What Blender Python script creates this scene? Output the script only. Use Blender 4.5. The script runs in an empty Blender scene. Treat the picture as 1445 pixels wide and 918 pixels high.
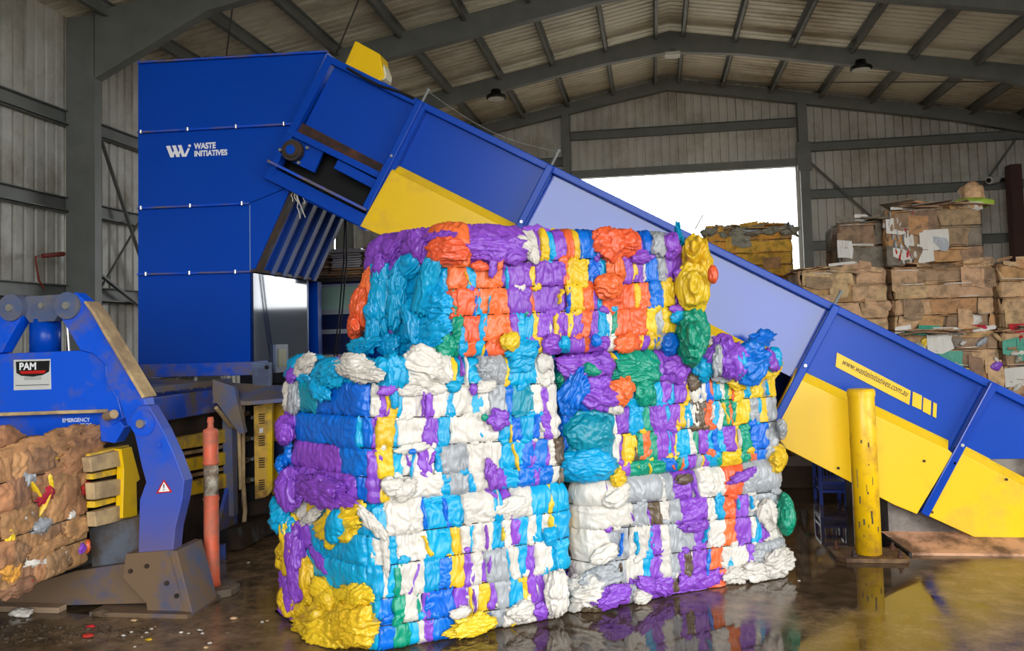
import bpy, bmesh, math, random
import numpy as np
from mathutils import Vector, Matrix, noise
C = bpy.context.scene.collection
random.seed(7)
# ------------------------------------------------------------------ camera (calibrated from the photograph)
F_PX, CX, CY, EYE = 1231.2, 722.5, 409.0, 1.6
yaw, pit, rol = (math.radians(a) for a in (9.155, 3.0386, -1.5778))
fw = np.array([-math.sin(yaw)*math.cos(pit), math.cos(yaw)*math.cos(pit), math.sin(pit)])
rt = np.array([math.cos(yaw), math.sin(yaw), 0.0]); up = np.cross(rt, fw)
rt, up = rt*math.cos(rol)+up*math.sin(rol), up*math.cos(rol)-rt*math.sin(rol)
CAM = np.array([0, 0, EYE])
cd = bpy.data.cameras.new('camera'); cam = bpy.data.objects.new('camera', cd); C.objects.link(cam)
cam.matrix_world = Matrix(((rt[0], up[0], -fw[0], 0), (rt[1], up[1], -fw[1], 0), (rt[2], up[2], -fw[2], EYE), (0, 0, 0, 1)))
cd.sensor_fit = 'HORIZONTAL'; cd.sensor_width = 36; cd.lens = F_PX/1445*36; cd.shift_y = -50/1445
cd.clip_start = .05; cd.clip_end = 400
bpy.context.scene.camera = cam
# ------------------------------------------------------------------ light: overcast sky through the two open ends and an added side opening
world = bpy.data.worlds.new('overcast_sky'); bpy.context.scene.world = world; world.use_nodes = True
wn = world.node_tree.nodes; wn['Background'].inputs[0].default_value = (.93, .97, 1, 1); wn['Background'].inputs[1].default_value = 9.0
vs = bpy.context.scene.view_settings
vs.view_transform = 'Standard'; vs.look = 'None'; vs.gamma = 1; vs.use_curve_mapping = False; vs.exposure = 0.0
def portal(loc, rot, sx, sy):
    l = bpy.data.lights.new('daylight_portal', 'AREA'); l.shape = 'RECTANGLE'; l.size = sx; l.size_y = sy
    l.cycles.is_portal = True
    o = bpy.data.objects.new('daylight_portal', l); o.location = loc; o.rotation_euler = rot; C.objects.link(o)
FX0, FX1, FZ, FY = -2.6, 4.1, 5.8, -4.0          # front opening of the shed behind the photographer
portal(((FX0+FX1)/2, FY-.1, FZ/2), (math.pi/2, 0, 0), FX1-FX0, FZ)
portal((8.75, .2, 2.5), (0, math.pi/2, 0), 5.0, 8.4)  # side opening added to brighten the left wall and ceiling
portal((.85, 20.6, 2.63), (-math.pi/2, 0, 0), 4.9, 5.3)

# ------------------------------------------------------------------ helpers
def ray(x, y): return fw+rt*(x-CX)/F_PX-up*(y-CY)/F_PX
def on(x, y, ax, val):
    d = ray(x, y); return CAM+d*(val-CAM[ax])/d[ax]
def ground(x, y, z=0.0): return on(x, y, 2, z)
def lin(c): return tuple((v/12.92 if v <= .04045 else ((v+.055)/1.055)**2.4) for v in c)
def tag(o, label=None, cat=None, group=None, kind=None):
    if label: o['label'] = label
    if cat: o['category'] = cat
    if group: o['group'] = group
    if kind: o['kind'] = kind
    return o
def empty(name, loc=(0, 0, 0), **k):
    o = bpy.data.objects.new(name, None); o.location = loc; o.empty_display_size = .1; C.objects.link(o); return tag(o, **k)
def link(name, me, mat, parent=None, smooth=False, **k):
    o = bpy.data.objects.new(name, me); C.objects.link(o)
    if mat and not me.materials: me.materials.append(mat)
    if smooth: me.polygons.foreach_set('use_smooth', [True]*len(me.polygons))
    if parent is not None:
        o.parent = parent; o.matrix_parent_inverse = Matrix.Translation(-Vector(wloc(parent)))
    return tag(o, **k)
def wloc(o):
    v = Vector(o.location)
    if o.parent: return Vector((0, 0, 0)) if o.type == 'MESH' else v+wloc(o.parent)
    return v
def mesh(name, vs_, fs, mat=None, parent=None, smooth=False, **k):
    me = bpy.data.meshes.new(name); me.from_pydata([tuple(v) for v in vs_], [], fs); me.update()
    return link(name, me, mat, parent, smooth, **k)
class MB:
    """collects simple shapes into one mesh"""
    def __init__(s): s.v = []; s.f = []
    def add(s, vs_, fs):
        n = len(s.v); s.v += [tuple(map(float, v)) for v in vs_]; s.f += [tuple(i+n for i in f) for f in fs]; return s
    def box(s, x0, x1, y0, y1, z0, z1):
        vs_ = [(x, y, z) for z in (z0, z1) for y in (y0, y1) for x in (x0, x1)]
        return s.add(vs_, [(0, 2, 3, 1), (4, 5, 7, 6), (0, 1, 5, 4), (2, 6, 7, 3), (0, 4, 6, 2), (1, 3, 7, 5)])
    def prism(s, pts, off):
        """pts: 3D loop, off: extrusion vector"""
        n = len(pts); off = np.array(off, float); a = [np.array(p, float) for p in pts]; b = [p+off for p in a]
        nv = sum((np.cross(a[i]-a[0], a[(i+1) % n]-a[0]) for i in range(1, n-1)), np.zeros(3))
        flip = nv@off > 0
        fs = [tuple(range(n)), tuple(range(2*n-1, n-1, -1))]+[(i, i+n, (i+1) % n+n, (i+1) % n) for i in range(n)]
        if flip: fs = [tuple(reversed(f)) for f in fs]
        return s.add(a+b, fs)
    def bar(s, a, b, w, h=None, upv=(0, 0, 1)):
        a = Vector(a); b = Vector(b); d = (b-a).normalized(); u = Vector(upv)
        if abs(d.dot(u)) > .98: u = Vector((0, 1, 0))
        x = d.cross(u).normalized(); y = x.cross(d); h = h or w
        pts = [a+x*sx*w/2+y*sy*h/2 for sx, sy in ((-1, -1), (1, -1), (1, 1), (-1, 1))]
        return s.prism(pts, b-a)
    def tube(s, pts, r, n=8, caps=True):
        pts = [Vector(p) for p in pts]; rings = []
        rr = r if isinstance(r, (list, tuple)) else [r]*len(pts)
        ref = None; base = len(s.v); vs_ = []
        for i, p in enumerate(pts):
            d = (pts[min(i+1, len(pts)-1)]-pts[max(i-1, 0)])
            if d.length < 1e-9: d = Vector((0, 0, 1))
            d.normalize()
            if ref is None: ref = d.orthogonal().normalized()
            x = (ref-d*ref.dot(d)).normalized(); ref = x; y = d.cross(x)
            vs_ += [p+(x*math.cos(2*math.pi*k/n)+y*math.sin(2*math.pi*k/n))*rr[i] for k in range(n)]
        fs = [(i*n+k, i*n+(k+1) % n, (i+1)*n+(k+1) % n, (i+1)*n+k) for i in range(len(pts)-1) for k in range(n)]
        if caps: fs += [tuple(range(n-1, -1, -1)), tuple((len(pts)-1)*n+k for k in range(n))]
        return s.add(vs_, fs)
    def lathe(s, c, prof, n=20):
        """prof: (radius, z) list, axis Z at c"""
        vs_ = [(c[0]+r*math.cos(2*math.pi*k/n), c[1]+r*math.sin(2*math.pi*k/n), c[2]+z) for r, z in prof for k in range(n)]
        m = len(prof)
        fs = [(i*n+k, i*n+(k+1) % n, (i+1)*n+(k+1) % n, (i+1)*n+k) for i in range(m-1) for k in range(n)]
        fs += [tuple(range(n-1, -1, -1)), tuple((m-1)*n+k for k in range(n))]
        return s.add(vs_, fs)
    def build(s, name, mat, parent=None, smooth=False, bevel=0, **k):
        o = mesh(name, s.v, s.f, mat, parent, smooth, **k)
        if bevel:
            b = o.modifiers.new('bevel', 'BEVEL'); b.width = bevel; b.segments = 2; b.limit_method = 'ANGLE'
        return o
def ppoly(pts, Y): return [on(x, y, 1, Y) for x, y in pts]

# ------------------------------------------------------------------ materials
MATS = {}
def mat(name, col, rough=.5, metal=0, var=.0, dirt=None, dscale=3.0, damt=.5, bump=0, bscale=30, stretch=(1, 1, 1), rand=0, coat=0, spec=.5, dz=None, wrinkle=0):
    if name in MATS: return MATS[name]
    m = bpy.data.materials.new(name); m.use_nodes = True; nt = m.node_tree; N = nt.nodes; L = nt.links
    p = N['Principled BSDF']; p.inputs['Roughness'].default_value = rough; p.inputs['Metallic'].default_value = metal
    p.inputs['Specular IOR Level'].default_value = spec; p.inputs['Coat Weight'].default_value = coat; p.inputs['Coat Roughness'].default_value = .08
    base = lin(col)+(1,)
    tc = N.new('ShaderNodeTexCoord'); mp = N.new('ShaderNodeMapping'); L.new(tc.outputs['Object'], mp.inputs[0]); mp.inputs['Scale'].default_value = stretch
    out = None
    rgb = N.new('ShaderNodeRGB'); rgb.outputs[0].default_value = base; out = rgb.outputs[0]
    if dirt:
        nz = N.new('ShaderNodeTexNoise'); nz.inputs['Scale'].default_value = dscale; nz.inputs['Detail'].default_value = 8; nz.inputs['Roughness'].default_value = .65
        L.new(mp.outputs[0], nz.inputs[0]); r = N.new('ShaderNodeValToRGB'); c = .62-damt*.3
        r.color_ramp.elements[0].position = c-.08; r.color_ramp.elements[1].position = c+.12
        fac = r.outputs[0]; L.new(nz.outputs[0], r.inputs[0])
        if dz:      # grime that thickens towards a real height range of the object (mud line)
            sx = N.new('ShaderNodeSeparateXYZ'); L.new(tc.outputs['Object'], sx.inputs[0])
            mr = N.new('ShaderNodeMapRange'); mr.inputs[1].default_value = dz[0]; mr.inputs[2].default_value = dz[1]; mr.inputs[3].default_value = 1; mr.inputs[4].default_value = 0
            L.new(sx.outputs[2], mr.inputs[0]); mm = N.new('ShaderNodeMath'); mm.operation = 'MAXIMUM'
            m2 = N.new('ShaderNodeMath'); m2.operation = 'MULTIPLY'; m2.inputs[1].default_value = .3; L.new(fac, m2.inputs[0])
            m3 = N.new('ShaderNodeMath'); m3.operation = 'MULTIPLY_ADD'; L.new(nz.outputs[0], m3.inputs[0]); m3.inputs[1].default_value = .8; m3.inputs[2].default_value = .45
            m4 = N.new('ShaderNodeMath'); m4.operation = 'MULTIPLY'; m4.use_clamp = True; L.new(mr.outputs[0], m4.inputs[0]); L.new(m3.outputs[0], m4.inputs[1])
            L.new(m4.outputs[0], mm.inputs[0]); L.new(m2.outputs[0], mm.inputs[1]); fac = mm.outputs[0]
        mx = N.new('ShaderNodeMix'); mx.data_type = 'RGBA'; L.new(fac, mx.inputs[0]); L.new(out, mx.inputs[6]); mx.inputs[7].default_value = lin(dirt)+(1,)
        out = mx.outputs[2]
        rr = N.new('ShaderNodeMapRange'); rr.inputs[3].default_value = rough; rr.inputs[4].default_value = max(rough, .75); L.new(fac, rr.inputs[0]); L.new(rr.outputs[0], p.inputs['Roughness'])
    if var:
        nz = N.new('ShaderNodeTexNoise'); nz.inputs['Scale'].default_value = 1.7*dscale; nz.inputs['Detail'].default_value = 6
        L.new(mp.outputs[0], nz.inputs[0]); mr = N.new('ShaderNodeMapRange'); mr.inputs[1].default_value = .3; mr.inputs[2].default_value = .7; mr.inputs[3].default_value = 1-var; mr.inputs[4].default_value = 1+var
        L.new(nz.outputs[0], mr.inputs[0]); h = N.new('ShaderNodeHueSaturation'); L.new(out, h.inputs['Color']); L.new(mr.outputs[0], h.inputs['Value']); out = h.outputs[0]
    if rand:
        oi = N.new('ShaderNodeObjectInfo'); mr = N.new('ShaderNodeMapRange'); mr.inputs[3].default_value = 1-rand; mr.inputs[4].default_value = 1+rand*.7
        L.new(oi.outputs['Random'], mr.inputs[0]); h = N.new('ShaderNodeHueSaturation'); L.new(out, h.inputs['Color']); L.new(mr.outputs[0], h.inputs['Value'])
        mh = N.new('ShaderNodeMapRange'); mh.inputs[3].default_value = .5-rand*.06; mh.inputs[4].default_value = .5+rand*.06
        mu = N.new('ShaderNodeMath'); mu.operation = 'FRACT'; m5 = N.new('ShaderNodeMath'); m5.operation = 'MULTIPLY'; m5.inputs[1].default_value = 7.3
        L.new(oi.outputs['Random'], m5.inputs[0]); L.new(m5.outputs[0], mu.inputs[0]); L.new(mu.outputs[0], mh.inputs[0]); L.new(mh.outputs[0], h.inputs['Hue']); out = h.outputs[0]
    L.new(out, p.inputs['Base Color'])
    if wrinkle:
        n1 = N.new('ShaderNodeTexNoise'); n1.noise_type = 'RIDGED_MULTIFRACTAL'; n1.inputs['Scale'].default_value = bscale; n1.inputs['Detail'].default_value = 3; n1.inputs['Distortion'].default_value = .6
        L.new(mp.outputs[0], n1.inputs[0]); b = N.new('ShaderNodeBump'); b.inputs['Strength'].default_value = wrinkle; b.inputs['Distance'].default_value = .006
        L.new(n1.outputs[0], b.inputs['Height']); L.new(b.outputs[0], p.inputs['Normal'])
    elif bump:
        nz = N.new('ShaderNodeTexNoise'); nz.inputs['Scale'].default_value = bscale; nz.inputs['Detail'].default_value = 4
        L.new(mp.outputs[0], nz.inputs[0]); b = N.new('ShaderNodeBump'); b.inputs['Strength'].default_value = bump; b.inputs['Distance'].default_value = .01
        L.new(nz.outputs[0], b.inputs['Height']); L.new(b.outputs[0], p.inputs['Normal'])
    MATS[name] = m; return m
BLUE = mat('blue_paint', (.0, .255, .67), .3, var=.05, dscale=.6, bump=.05, bscale=2, spec=.28)
BLUEG = mat('blue_gloss', (.0, .24, .66), .09, bump=.05, bscale=1.3)
BLUED = mat('blue_dirty', (.02, .31, .80), .4, dirt=(.42, .37, .32), dscale=4, damt=.35)
BLUEM = mat('blue_muddy', (.02, .32, .80), .45, dirt=(.44, .35, .27), dscale=3, damt=.6, dz=(.25, .85))
NAVY = mat('navy_gloss_panel', (.10, .15, .30), .06, var=.1)
YEL = mat('yellow_paint', (.94, .76, .02), .32, dirt=(.80, .62, .10), dscale=2.2, damt=.0, bump=.03, bscale=3)
YELD = mat('yellow_dirty', (.98, .80, .12), .5, dirt=(.66, .54, .34), dscale=5, damt=.3)
TAN = mat('tan_dusty_steel', (.82, .70, .50), .6, dirt=(.60, .50, .38), dscale=4, damt=.5)
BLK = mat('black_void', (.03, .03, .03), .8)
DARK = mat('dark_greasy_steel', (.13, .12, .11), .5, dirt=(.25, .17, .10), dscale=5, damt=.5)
RUST = mat('rusty_steel', (.36, .20, .12), .8, dirt=(.16, .10, .08), dscale=6, damt=.6)
GALV = mat('galvanised_steel', (.47, .48, .46), .5, .0, var=.12, dscale=2)
GALVD = mat('galvanised_dull', (.40, .40, .38), .6, .0, var=.15, dscale=2)
CLAD = mat('cladding_steel', (.84, .83, .79), .45, .0, var=.10, dscale=.8, dirt=(.66, .63, .57), damt=.25, rand=.07)
ROOFM = mat('roof_steel', (.92, .90, .82), .45, .0, var=.10, dscale=.7, dirt=(.74, .70, .60), damt=.25, rand=.06)
BOLT = mat('zinc_bolt', (.75, .74, .70), .3, .8)
CHROME = mat('bright_trim', (.85, .87, .9), .2, .6)
WHITE = mat('white_print', (.93, .93, .93), .5)
BLACKP = mat('black_print', (.04, .04, .04), .5)
REDP = mat('red_print', (.75, .08, .05), .5)
RUBBER = mat('dusty_rubber', (.33, .29, .25), .8, dirt=(.45, .38, .30), dscale=8, damt=.5)
ORANGEP = mat('orange_plastic', (.92, .42, .28), .5, dirt=(.72, .45, .36), dscale=6, damt=.4)
REFL = mat('worn_reflective_band', (.80, .76, .68), .45, dirt=(.5, .42, .35), dscale=18, damt=.5)
CONC = mat('concrete_wall', (.50, .47, .44), .75, dirt=(.26, .22, .19), dscale=2.5, damt=.5)
KERB = mat('brown_wet_kerb', (.80, .60, .46), .55, dirt=(.42, .30, .21), dscale=5, damt=.4)
GLASS = mat('greenish_window_glass', (.55, .66, .60), .08)
WIREM = mat('baling_wire_steel', (.14, .12, .11), .5, .6)
LAMPM = mat('lamp_lens', (.9, .9, .86), .3)
FILM = {}
for k_, c_ in dict(c=(.02, .66, .86), t=(.05, .58, .68), b=(.02, .44, .86), p=(.56, .30, .78), o=(.97, .42, .22), y=(.95, .78, .16), w=(.88, .85, .80),
                   g=(.66, .67, .68), G=(.03, .60, .47), n=(.40, .33, .25), r=(.8, .12, .12), B=(.72, .52, .34), D=(.62, .46, .32), k=(.84, .68, .50), K=(.66, .53, .40), m=(.78, .58, .38), s=(.54, .49, .42),
                   a=(1.0, .74, .28), q=(.66, .64, .55)).items():
    card = k_ in 'BDkKmsaqr'
    FILM[k_] = mat('film_'+dict(c='cyan', t='teal', b='blue', p='purple', o='orange', y='yellow', w='white', g='silver', G='green', n='brown', r='red', B='brown_paper', D='dark_brown_paper', k='kraft', K='dark_kraft',
                   m='mid_kraft', s='grey_card', a='amber', q='grey_green')[k_], tuple(v*(.97 if card else .93) for v in c_), .75 if card else (.26 if k_ == 'g' else .34), metal=0, var=.10 if card else .05,
                   dirt=tuple(v*.72 for v in c_) if card else None, dscale=9, damt=.3, rand=.17 if card else .09, bump=.25, bscale=38 if card else 30, stretch=(1, 1, 1 if card else .28), spec=.5, wrinkle=0 if card else 1.0)

# ------------------------------------------------------------------ floor
PUDDLES = [(-.2, 4.3, 1.6, 1.1, .16), (1.1, 6.6, .7, 1.6, .2), (-2.0, 5.6, .9, 1.3, .08), (2.3, 5.2, 1.3, 1.0, -.10), (-2.9, 4.3, 1.2, .5, -.06), (1.5, 4.2, .8, .6, -.08)]
def floor_material():
    m = bpy.data.materials.new('wet_concrete'); m.use_nodes = True; N = m.node_tree.nodes; L = m.node_tree.links; p = N['Principled BSDF']
    tc = N.new('ShaderNodeTexCoord')
    n1 = N.new('ShaderNodeTexNoise'); n1.inputs['Scale'].default_value = .55; n1.inputs['Detail'].default_value = 7; n1.inputs['Roughness'].default_value = .55
    n2 = N.new('ShaderNodeTexNoise'); n2.inputs['Scale'].default_value = 6; n2.inputs['Detail'].default_value = 10; n2.inputs['Roughness'].default_value = .7
    for n in (n1, n2): L.new(tc.outputs['Object'], n.inputs[0])
    r = N.new('ShaderNodeValToRGB'); e = r.color_ramp.elements; e[0].position = .32; e[0].color = lin((.26, .20, .14))+(1,); e[1].position = .70; e[1].color = lin((.56, .46, .35))+(1,)
    L.new(n2.outputs[0], r.inputs[0])
    # standing water: noise plus the hollows where it really collects (round the stack and under the conveyor)
    acc = n1.outputs[0]
    for cx_, cy_, rx_, ry_, am in PUDDLES:
        sub = N.new('ShaderNodeVectorMath'); sub.operation = 'SUBTRACT'; L.new(tc.outputs['Object'], sub.inputs[0]); sub.inputs[1].default_value = (cx_, cy_, 0)
        sc_ = N.new('ShaderNodeVectorMath'); sc_.operation = 'MULTIPLY'; L.new(sub.outputs[0], sc_.inputs[0]); sc_.inputs[1].default_value = (1/rx_, 1/ry_, 0)
        ln = N.new('ShaderNodeVectorMath'); ln.operation = 'LENGTH'; L.new(sc_.outputs[0], ln.inputs[0])
        mr = N.new('ShaderNodeMapRange'); mr.inputs[1].default_value = .55; mr.inputs[2].default_value = 1.1; mr.inputs[3].default_value = -am; mr.inputs[4].default_value = 0; L.new(ln.outputs['Value'], mr.inputs[0])
        ad = N.new('ShaderNodeMath'); ad.operation = 'ADD'; L.new(acc, ad.inputs[0]); L.new(mr.outputs[0], ad.inputs[1]); acc = ad.outputs[0]
    n3 = N.new('ShaderNodeMath'); n3.operation = 'MULTIPLY_ADD'; n3.inputs[1].default_value = .22; L.new(n2.outputs[0], n3.inputs[0]); L.new(acc, n3.inputs[2]); acc = n3.outputs[0]
    rr = N.new('ShaderNodeMapRange'); rr.inputs[1].default_value = .50; rr.inputs[2].default_value = .70; rr.inputs[3].default_value = .03; rr.inputs[4].default_value = .24
    L.new(acc, rr.inputs[0]); L.new(rr.outputs[0], p.inputs['Roughness'])
    wet = N.new('ShaderNodeMapRange'); wet.inputs[1].default_value = .50; wet.inputs[2].default_value = .70; wet.inputs[3].default_value = .5; wet.inputs[4].default_value = 1.2
    L.new(acc, wet.inputs[0]); h = N.new('ShaderNodeHueSaturation'); L.new(r.outputs[0], h.inputs['Color']); L.new(wet.outputs[0], h.inputs['Value']); L.new(h.outputs[0], p.inputs['Base Color'])
    b = N.new('ShaderNodeBump'); b.inputs['Distance'].default_value = .004
    bs = N.new('ShaderNodeMapRange'); bs.inputs[1].default_value = .52; bs.inputs[2].default_value = .72; bs.inputs[3].default_value = .03; bs.inputs[4].default_value = .6
    L.new(acc, bs.inputs[0]); L.new(bs.outputs[0], b.inputs['Strength']); L.new(n2.outputs[0], b.inputs['Height']); L.new(b.outputs[0], p.inputs['Normal'])
    p.inputs['IOR'].default_value = 1.4
    return m
mesh('floor', [(-7.7, FY, 0), (8.7, FY, 0), (8.7, 20.5, 0), (-7.7, 20.5, 0)], [(0, 1, 2, 3)], floor_material(), kind='structure')
mesh('ground', [(-80, -80, -.02), (80, -80, -.02), (80, 100, -.02), (-80, 100, -.02)], [(0, 1, 2, 3)], mat('yard_concrete', (.50, .47, .43), .7, var=.1), kind='structure')

o = mesh('unseen_reflection_bank', [(-25, 30, 0), (25, 30, 0), (25, 31, 2.9), (-25, 31, 2.9), (-25, 34, 0), (25, 34, 0)], [(0, 1, 2, 3), (3, 2, 5, 4)], mat('reflection_bank_dark', (.16, .17, .14), .9, var=.3), kind='structure')  # added out of view to darken the lower reflection in the hopper side panel
# ------------------------------------------------------------------ shed shell
XL, XR, RX, SL, ZR = -7.65, 8.65, .5, .185, 7.50
def rz(x): return ZR-SL*abs(x-RX)
PITCH, RIB = .19, .045
def profile(n):
    """offsets along the sheet and depth for n ribs"""
    out = []
    for i in range(n):
        a = i*PITCH; out += [(a, 0), (a+.132, 0), (a+.140, RIB), (a+.182, RIB)]
    return out+[(n*PITCH, 0)]
def sheet(name, n, at, lo, hi, mat_, parent, **k):
    """at(a, depth, h) -> point"""
    pr = profile(n); v = []
    for a, d in pr: v += [at(a, d, lo(a)), at(a, d, hi(a))]
    return mesh(name, v, [(2*i, 2*i+2, 2*i+3, 2*i+1) for i in range(len(pr)-1)], mat_, parent, **k)
wb = empty('wall_back', (0, 20.4, 0), kind='structure')
x = XL; SW = PITCH*4
DX0, DX1, DZ = -1.62, 3.32, 5.25
while x < XR-.1:
    n = 4; x1 = x+SW
    lo = (lambda a, x=x: DZ if DX0 < x+min(max(a, .02), SW-.02) < DX1 and DX0 < x+.3 and x+.3 < DX1 else 0.0)
    sheet('cladding_sheet', n, lambda a, d, h, x=x: (x+a, 20.4+d, h), lo, lambda a, x=x: rz(min(x+a, XR))+.15, CLAD, wb); x = x1
def side_wall(name, X, s, y0=FY):
    w = empty(name, (X, 8, 0), kind='structure'); first = None; y = y0
    while y < 20.3:
        if first is None: first = sheet('cladding_sheet', 4, lambda a, d, h: (X-s*d, y0+a, h), lambda a: 0, lambda a: 6.07, CLAD, w)
        else:
            o = first.copy(); C.objects.link(o); o.location = (0, y-y0, 0)
        y += SW
    return w
wl = side_wall('wall_left', XL, 1); wr = side_wall('wall_right', XR, -1, 4.4)  # right wall omitted near the camera, an added opening for side light
MB().box(XR-.05, XR, FY, 4.4, 5.0, 6.1).build('header_panel', CLAD, wr)
wf = empty('wall_front', (0, FY, 0), kind='structure')
for a, b, lo, hi in ((XL, FX0, 0, 6.0), (FX1, XR, 0, 6.0), (FX0, FX1, FZ, 6.3)):
    MB().box(a, b, FY-.05, FY, lo, hi).build('cladding_panel', CLAD, wf)
MB().prism([(XL, FY, 6.0), (XR, FY, 6.0), (XR, FY, rz(XR)), (RX, FY, ZR+.2), (XL, FY, rz(XL))], (0, -.05, 0)).build('gable_panel', CLAD, wf)
ceil = empty('ceiling', (RX, 8, ZR), kind='structure')
for s, xe in ((-1, XL), (1, XR)):
    w = abs(xe-RX)+.25
    pr = profile(4); v = []
    for a, d in pr: d *= .7; v += [(RX, FY+a, ZR+.06+d), (RX+s*w, FY+a, ZR+.06+d-SL*w)]
    y = FY; first = None
    while y < 20.9:
        if first is None: first = mesh('roof_sheet', v, [(2*i, 2*i+1, 2*i+3, 2*i+2) for i in range(len(pr)-1)], ROOFM, ceil)
        else: o = first.copy(); C.objects.link(o); o.location = (0, y-FY, 0)
        y += SW
def cee(mb, a, b, depth, fl, s, t=.012, normal=(0, 0, -1)):
    """C section from a to b: web of the given depth along `normal`, flanges pointing to s"""
    a = Vector(a); b = Vector(b); n = Vector(normal); d = (b-a).normalized(); q = d.cross(n)*s
    for o1, o2, w1, w2 in ((0, depth, 0, t), (0, t, 0, fl), (depth-t, depth, 0, fl)):
        mb.prism([a+n*o1+q*w1, a+n*o2+q*w1, a+n*o2+q*w2, a+n*o1+q*w2], b-a)
# purlins run the length of the shed
for k, xo in enumerate((.30, 1.27, 2.33, 3.38, 4.45, 5.55, 6.5, 7.5)):
    for s in (-1, 1):
        x = RX+s*xo; z = rz(x)+.04
        mb = MB(); cee(mb, (x, FY, z), (x, 20.35, z), .2, .07, s)
        mb.build('purlin', GALV, ceil)
for xx in (-5.2, -3.2, 4.0, 6.1):      # roof bracing rods
    s = 1 if xx > RX else -1
    MB().tube([(xx, 10.4, rz(xx)-.18), (xx+1.8*s, 13.5, rz(xx+1.8*s)-.18)], .012, 6).build('brace_rod', GALVD, ceil)
MB().tube([(1.2, 19.8, rz(1.2)-.2), (7.2, 17.2, rz(7.2)-.25)], .012, 6).build('brace_rod', GALVD, ceil)
# portal frames
def frame(Y, depth, haunch):
    fr = empty('portal_frame', (RX, Y, 0), kind='structure')
    for s in (-1, 1):
        xe = XL+.1 if s < 0 else XR-.1
        mb = MB(); xi = xe-s*.40; a = .02
        zt = rz(xe); 
        mb.box(min(xe, xi), max(xe, xi), Y-.004, Y+.004, 0, rz(xi)-.1)
        for xx in (xe, xi): mb.box(xx-.008, xx+.008, Y-.0, Y+.14, 0, rz(xx)-.1)
        mb.build('column', GALV, fr)
        mb = MB(); top = lambda x: rz(x)-.06
        xs = [RX, RX+s*1.3, xi-s*1.6, xi, xe]
        bot = [top(RX)-depth-.10*haunch, top(xs[1])-depth, top(xs[2])-depth, top(xi)-depth-.48*haunch, top(xe)-depth-.48*haunch]
        for i in range(4):
            mb.prism([(xs[i], Y, top(xs[i])), (xs[i+1], Y, top(xs[i+1])), (xs[i+1], Y, bot[i+1]), (xs[i], Y, bot[i])], (0, .01, 0))
            mb.prism([(xs[i], Y-.0, bot[i]), (xs[i+1], Y-.0, bot[i+1]), (xs[i+1], Y, bot[i+1]-.012), (xs[i], Y, bot[i]-.012)], (0, .16, 0))
        mb.build('rafter', GALV, fr)
frame(20.15, .24, .2); frame(16.95, .30, 1); frame(13.6, .36, 1); frame(10.3, .40, 1); frame(7.0, .40, 1); frame(3.6, .4, 1); frame(.2, .4, 1)
# gable posts, door head, girts, bracing on the back wall
t = empty('trim_1', (DX1, 20.1, 0), kind='structure')
MB().box(DX1+.02, DX1+.22, 20.05, 20.30, 0, rz(DX1)-.35).box(DX1-.03, DX1+.27, 20.03, 20.06, 5.1, 5.75).build('gable_post', GALV, t)
MB().box(-1.95, -1.78, 20.05, 20.30, 0, rz(-1.8)-.35).build('gable_post', GALV, t)
MB().box(DX0-.15, DX1+.02, 20.15, 20.34, DZ-.02, DZ+.16).box(DX0-.15, DX0, 20.15, 20.34, 0, DZ).build('door_frame', GALV, t)
MB().box(DX1-.06, DX1+.02, 20.2, 20.45, 0, DZ).build('door_jamb', mat('pale_flashing', (.75, .75, .73), .5), t)
def girt_x(x0, x1, z):
    mb = MB(); cee(mb, (x0, 20.32, z+.1), (x1, 20.32, z+.1), .2, .07, 1, normal=(0, 0, -1)); mb.box(x0, x1, 20.24, 20.33, z+.085, z+.1); mb.box(x0, x1, 20.24, 20.33, z-.1, z-.085)
    return mb.build('girt', GALV, wb)
girt_x(-1.78, DX1, 6.26)
for z in (5.67, 4.6, 3.44, 2.3, 1.1): girt_x(DX1+.2, 8.3, z); girt_x(-7.5, -1.95, z)
for a, b in (((3.5, 5.4), (5.9, 2.9)), ((7.9, 5.6), (6.0, 3.0))):
    MB().bar((a[0], 20.2, a[1]), (b[0], 20.2, b[1]), .05, .012, (0, 1, 0)).build('brace_strap', GALVD, wb)
for w, X, s in ((wl, XL+.05, 1), (wr, XR-.05, -1)):
    for z in (4.63, 3.48, 2.33, 1.2):
        FY_ = FY if s > 0 else 4.4; mb = MB(); mb.box(min(X, X+s*.012), max(X, X+s*.012), FY_, 20.2, z-.1, z+.1)
        mb.box(min(X, X+s*.09), max(X, X+s*.09), FY_, 20.2, z+.088, z+.1); mb.box(min(X, X+s*.09), max(X, X+s*.09), FY_, 20.2, z-.1, z-.088)
        mb.box(min(X+s*.085, X+s*.09), max(X+s*.085, X+s*.09), FY_, 20.2, z-.1, z-.07)
        mb.build('girt', GALV, w)
MB().bar((-7.45, 10.45, 5.2), (-7.45, 13.3, .4), .05, .02).build('brace_strap', GALVD, wl)
MB().bar((-7.45, 10.5, 2.75), (-7.45, 11.9, 2.15), .06, .03).build('brace_strap', GALV, wl)
MB().bar((-7.45, 10.5, 2.0), (-7.45, 13.0, 4.8), .03, .02).build('brace_strap', GALVD, wl)
a = on(50, 362, 0, -7.45); b = on(90, 358, 0, -7.45); c = on(62, 407, 0, -7.45)
MB().tube([c, on(55, 395, 0, -7.45), on(51, 372, 0, -7.45), a, on(60, 361, 0, -7.45)], .012, 6).tube([on(60, 361, 0, -7.45), b], .03, 6).build('wall_hose', mat('red_hose', (.55, .2, .15), .5), wl)
p0 = on(1434, 300, 1, 19.6)
MB().box(p0[0]-.1, p0[0]+.12, 19.5, 19.8, 0, 4.9).build('trim_2', mat('brown_primer_post', (.32, .2, .17), .6), kind='structure')

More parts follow.
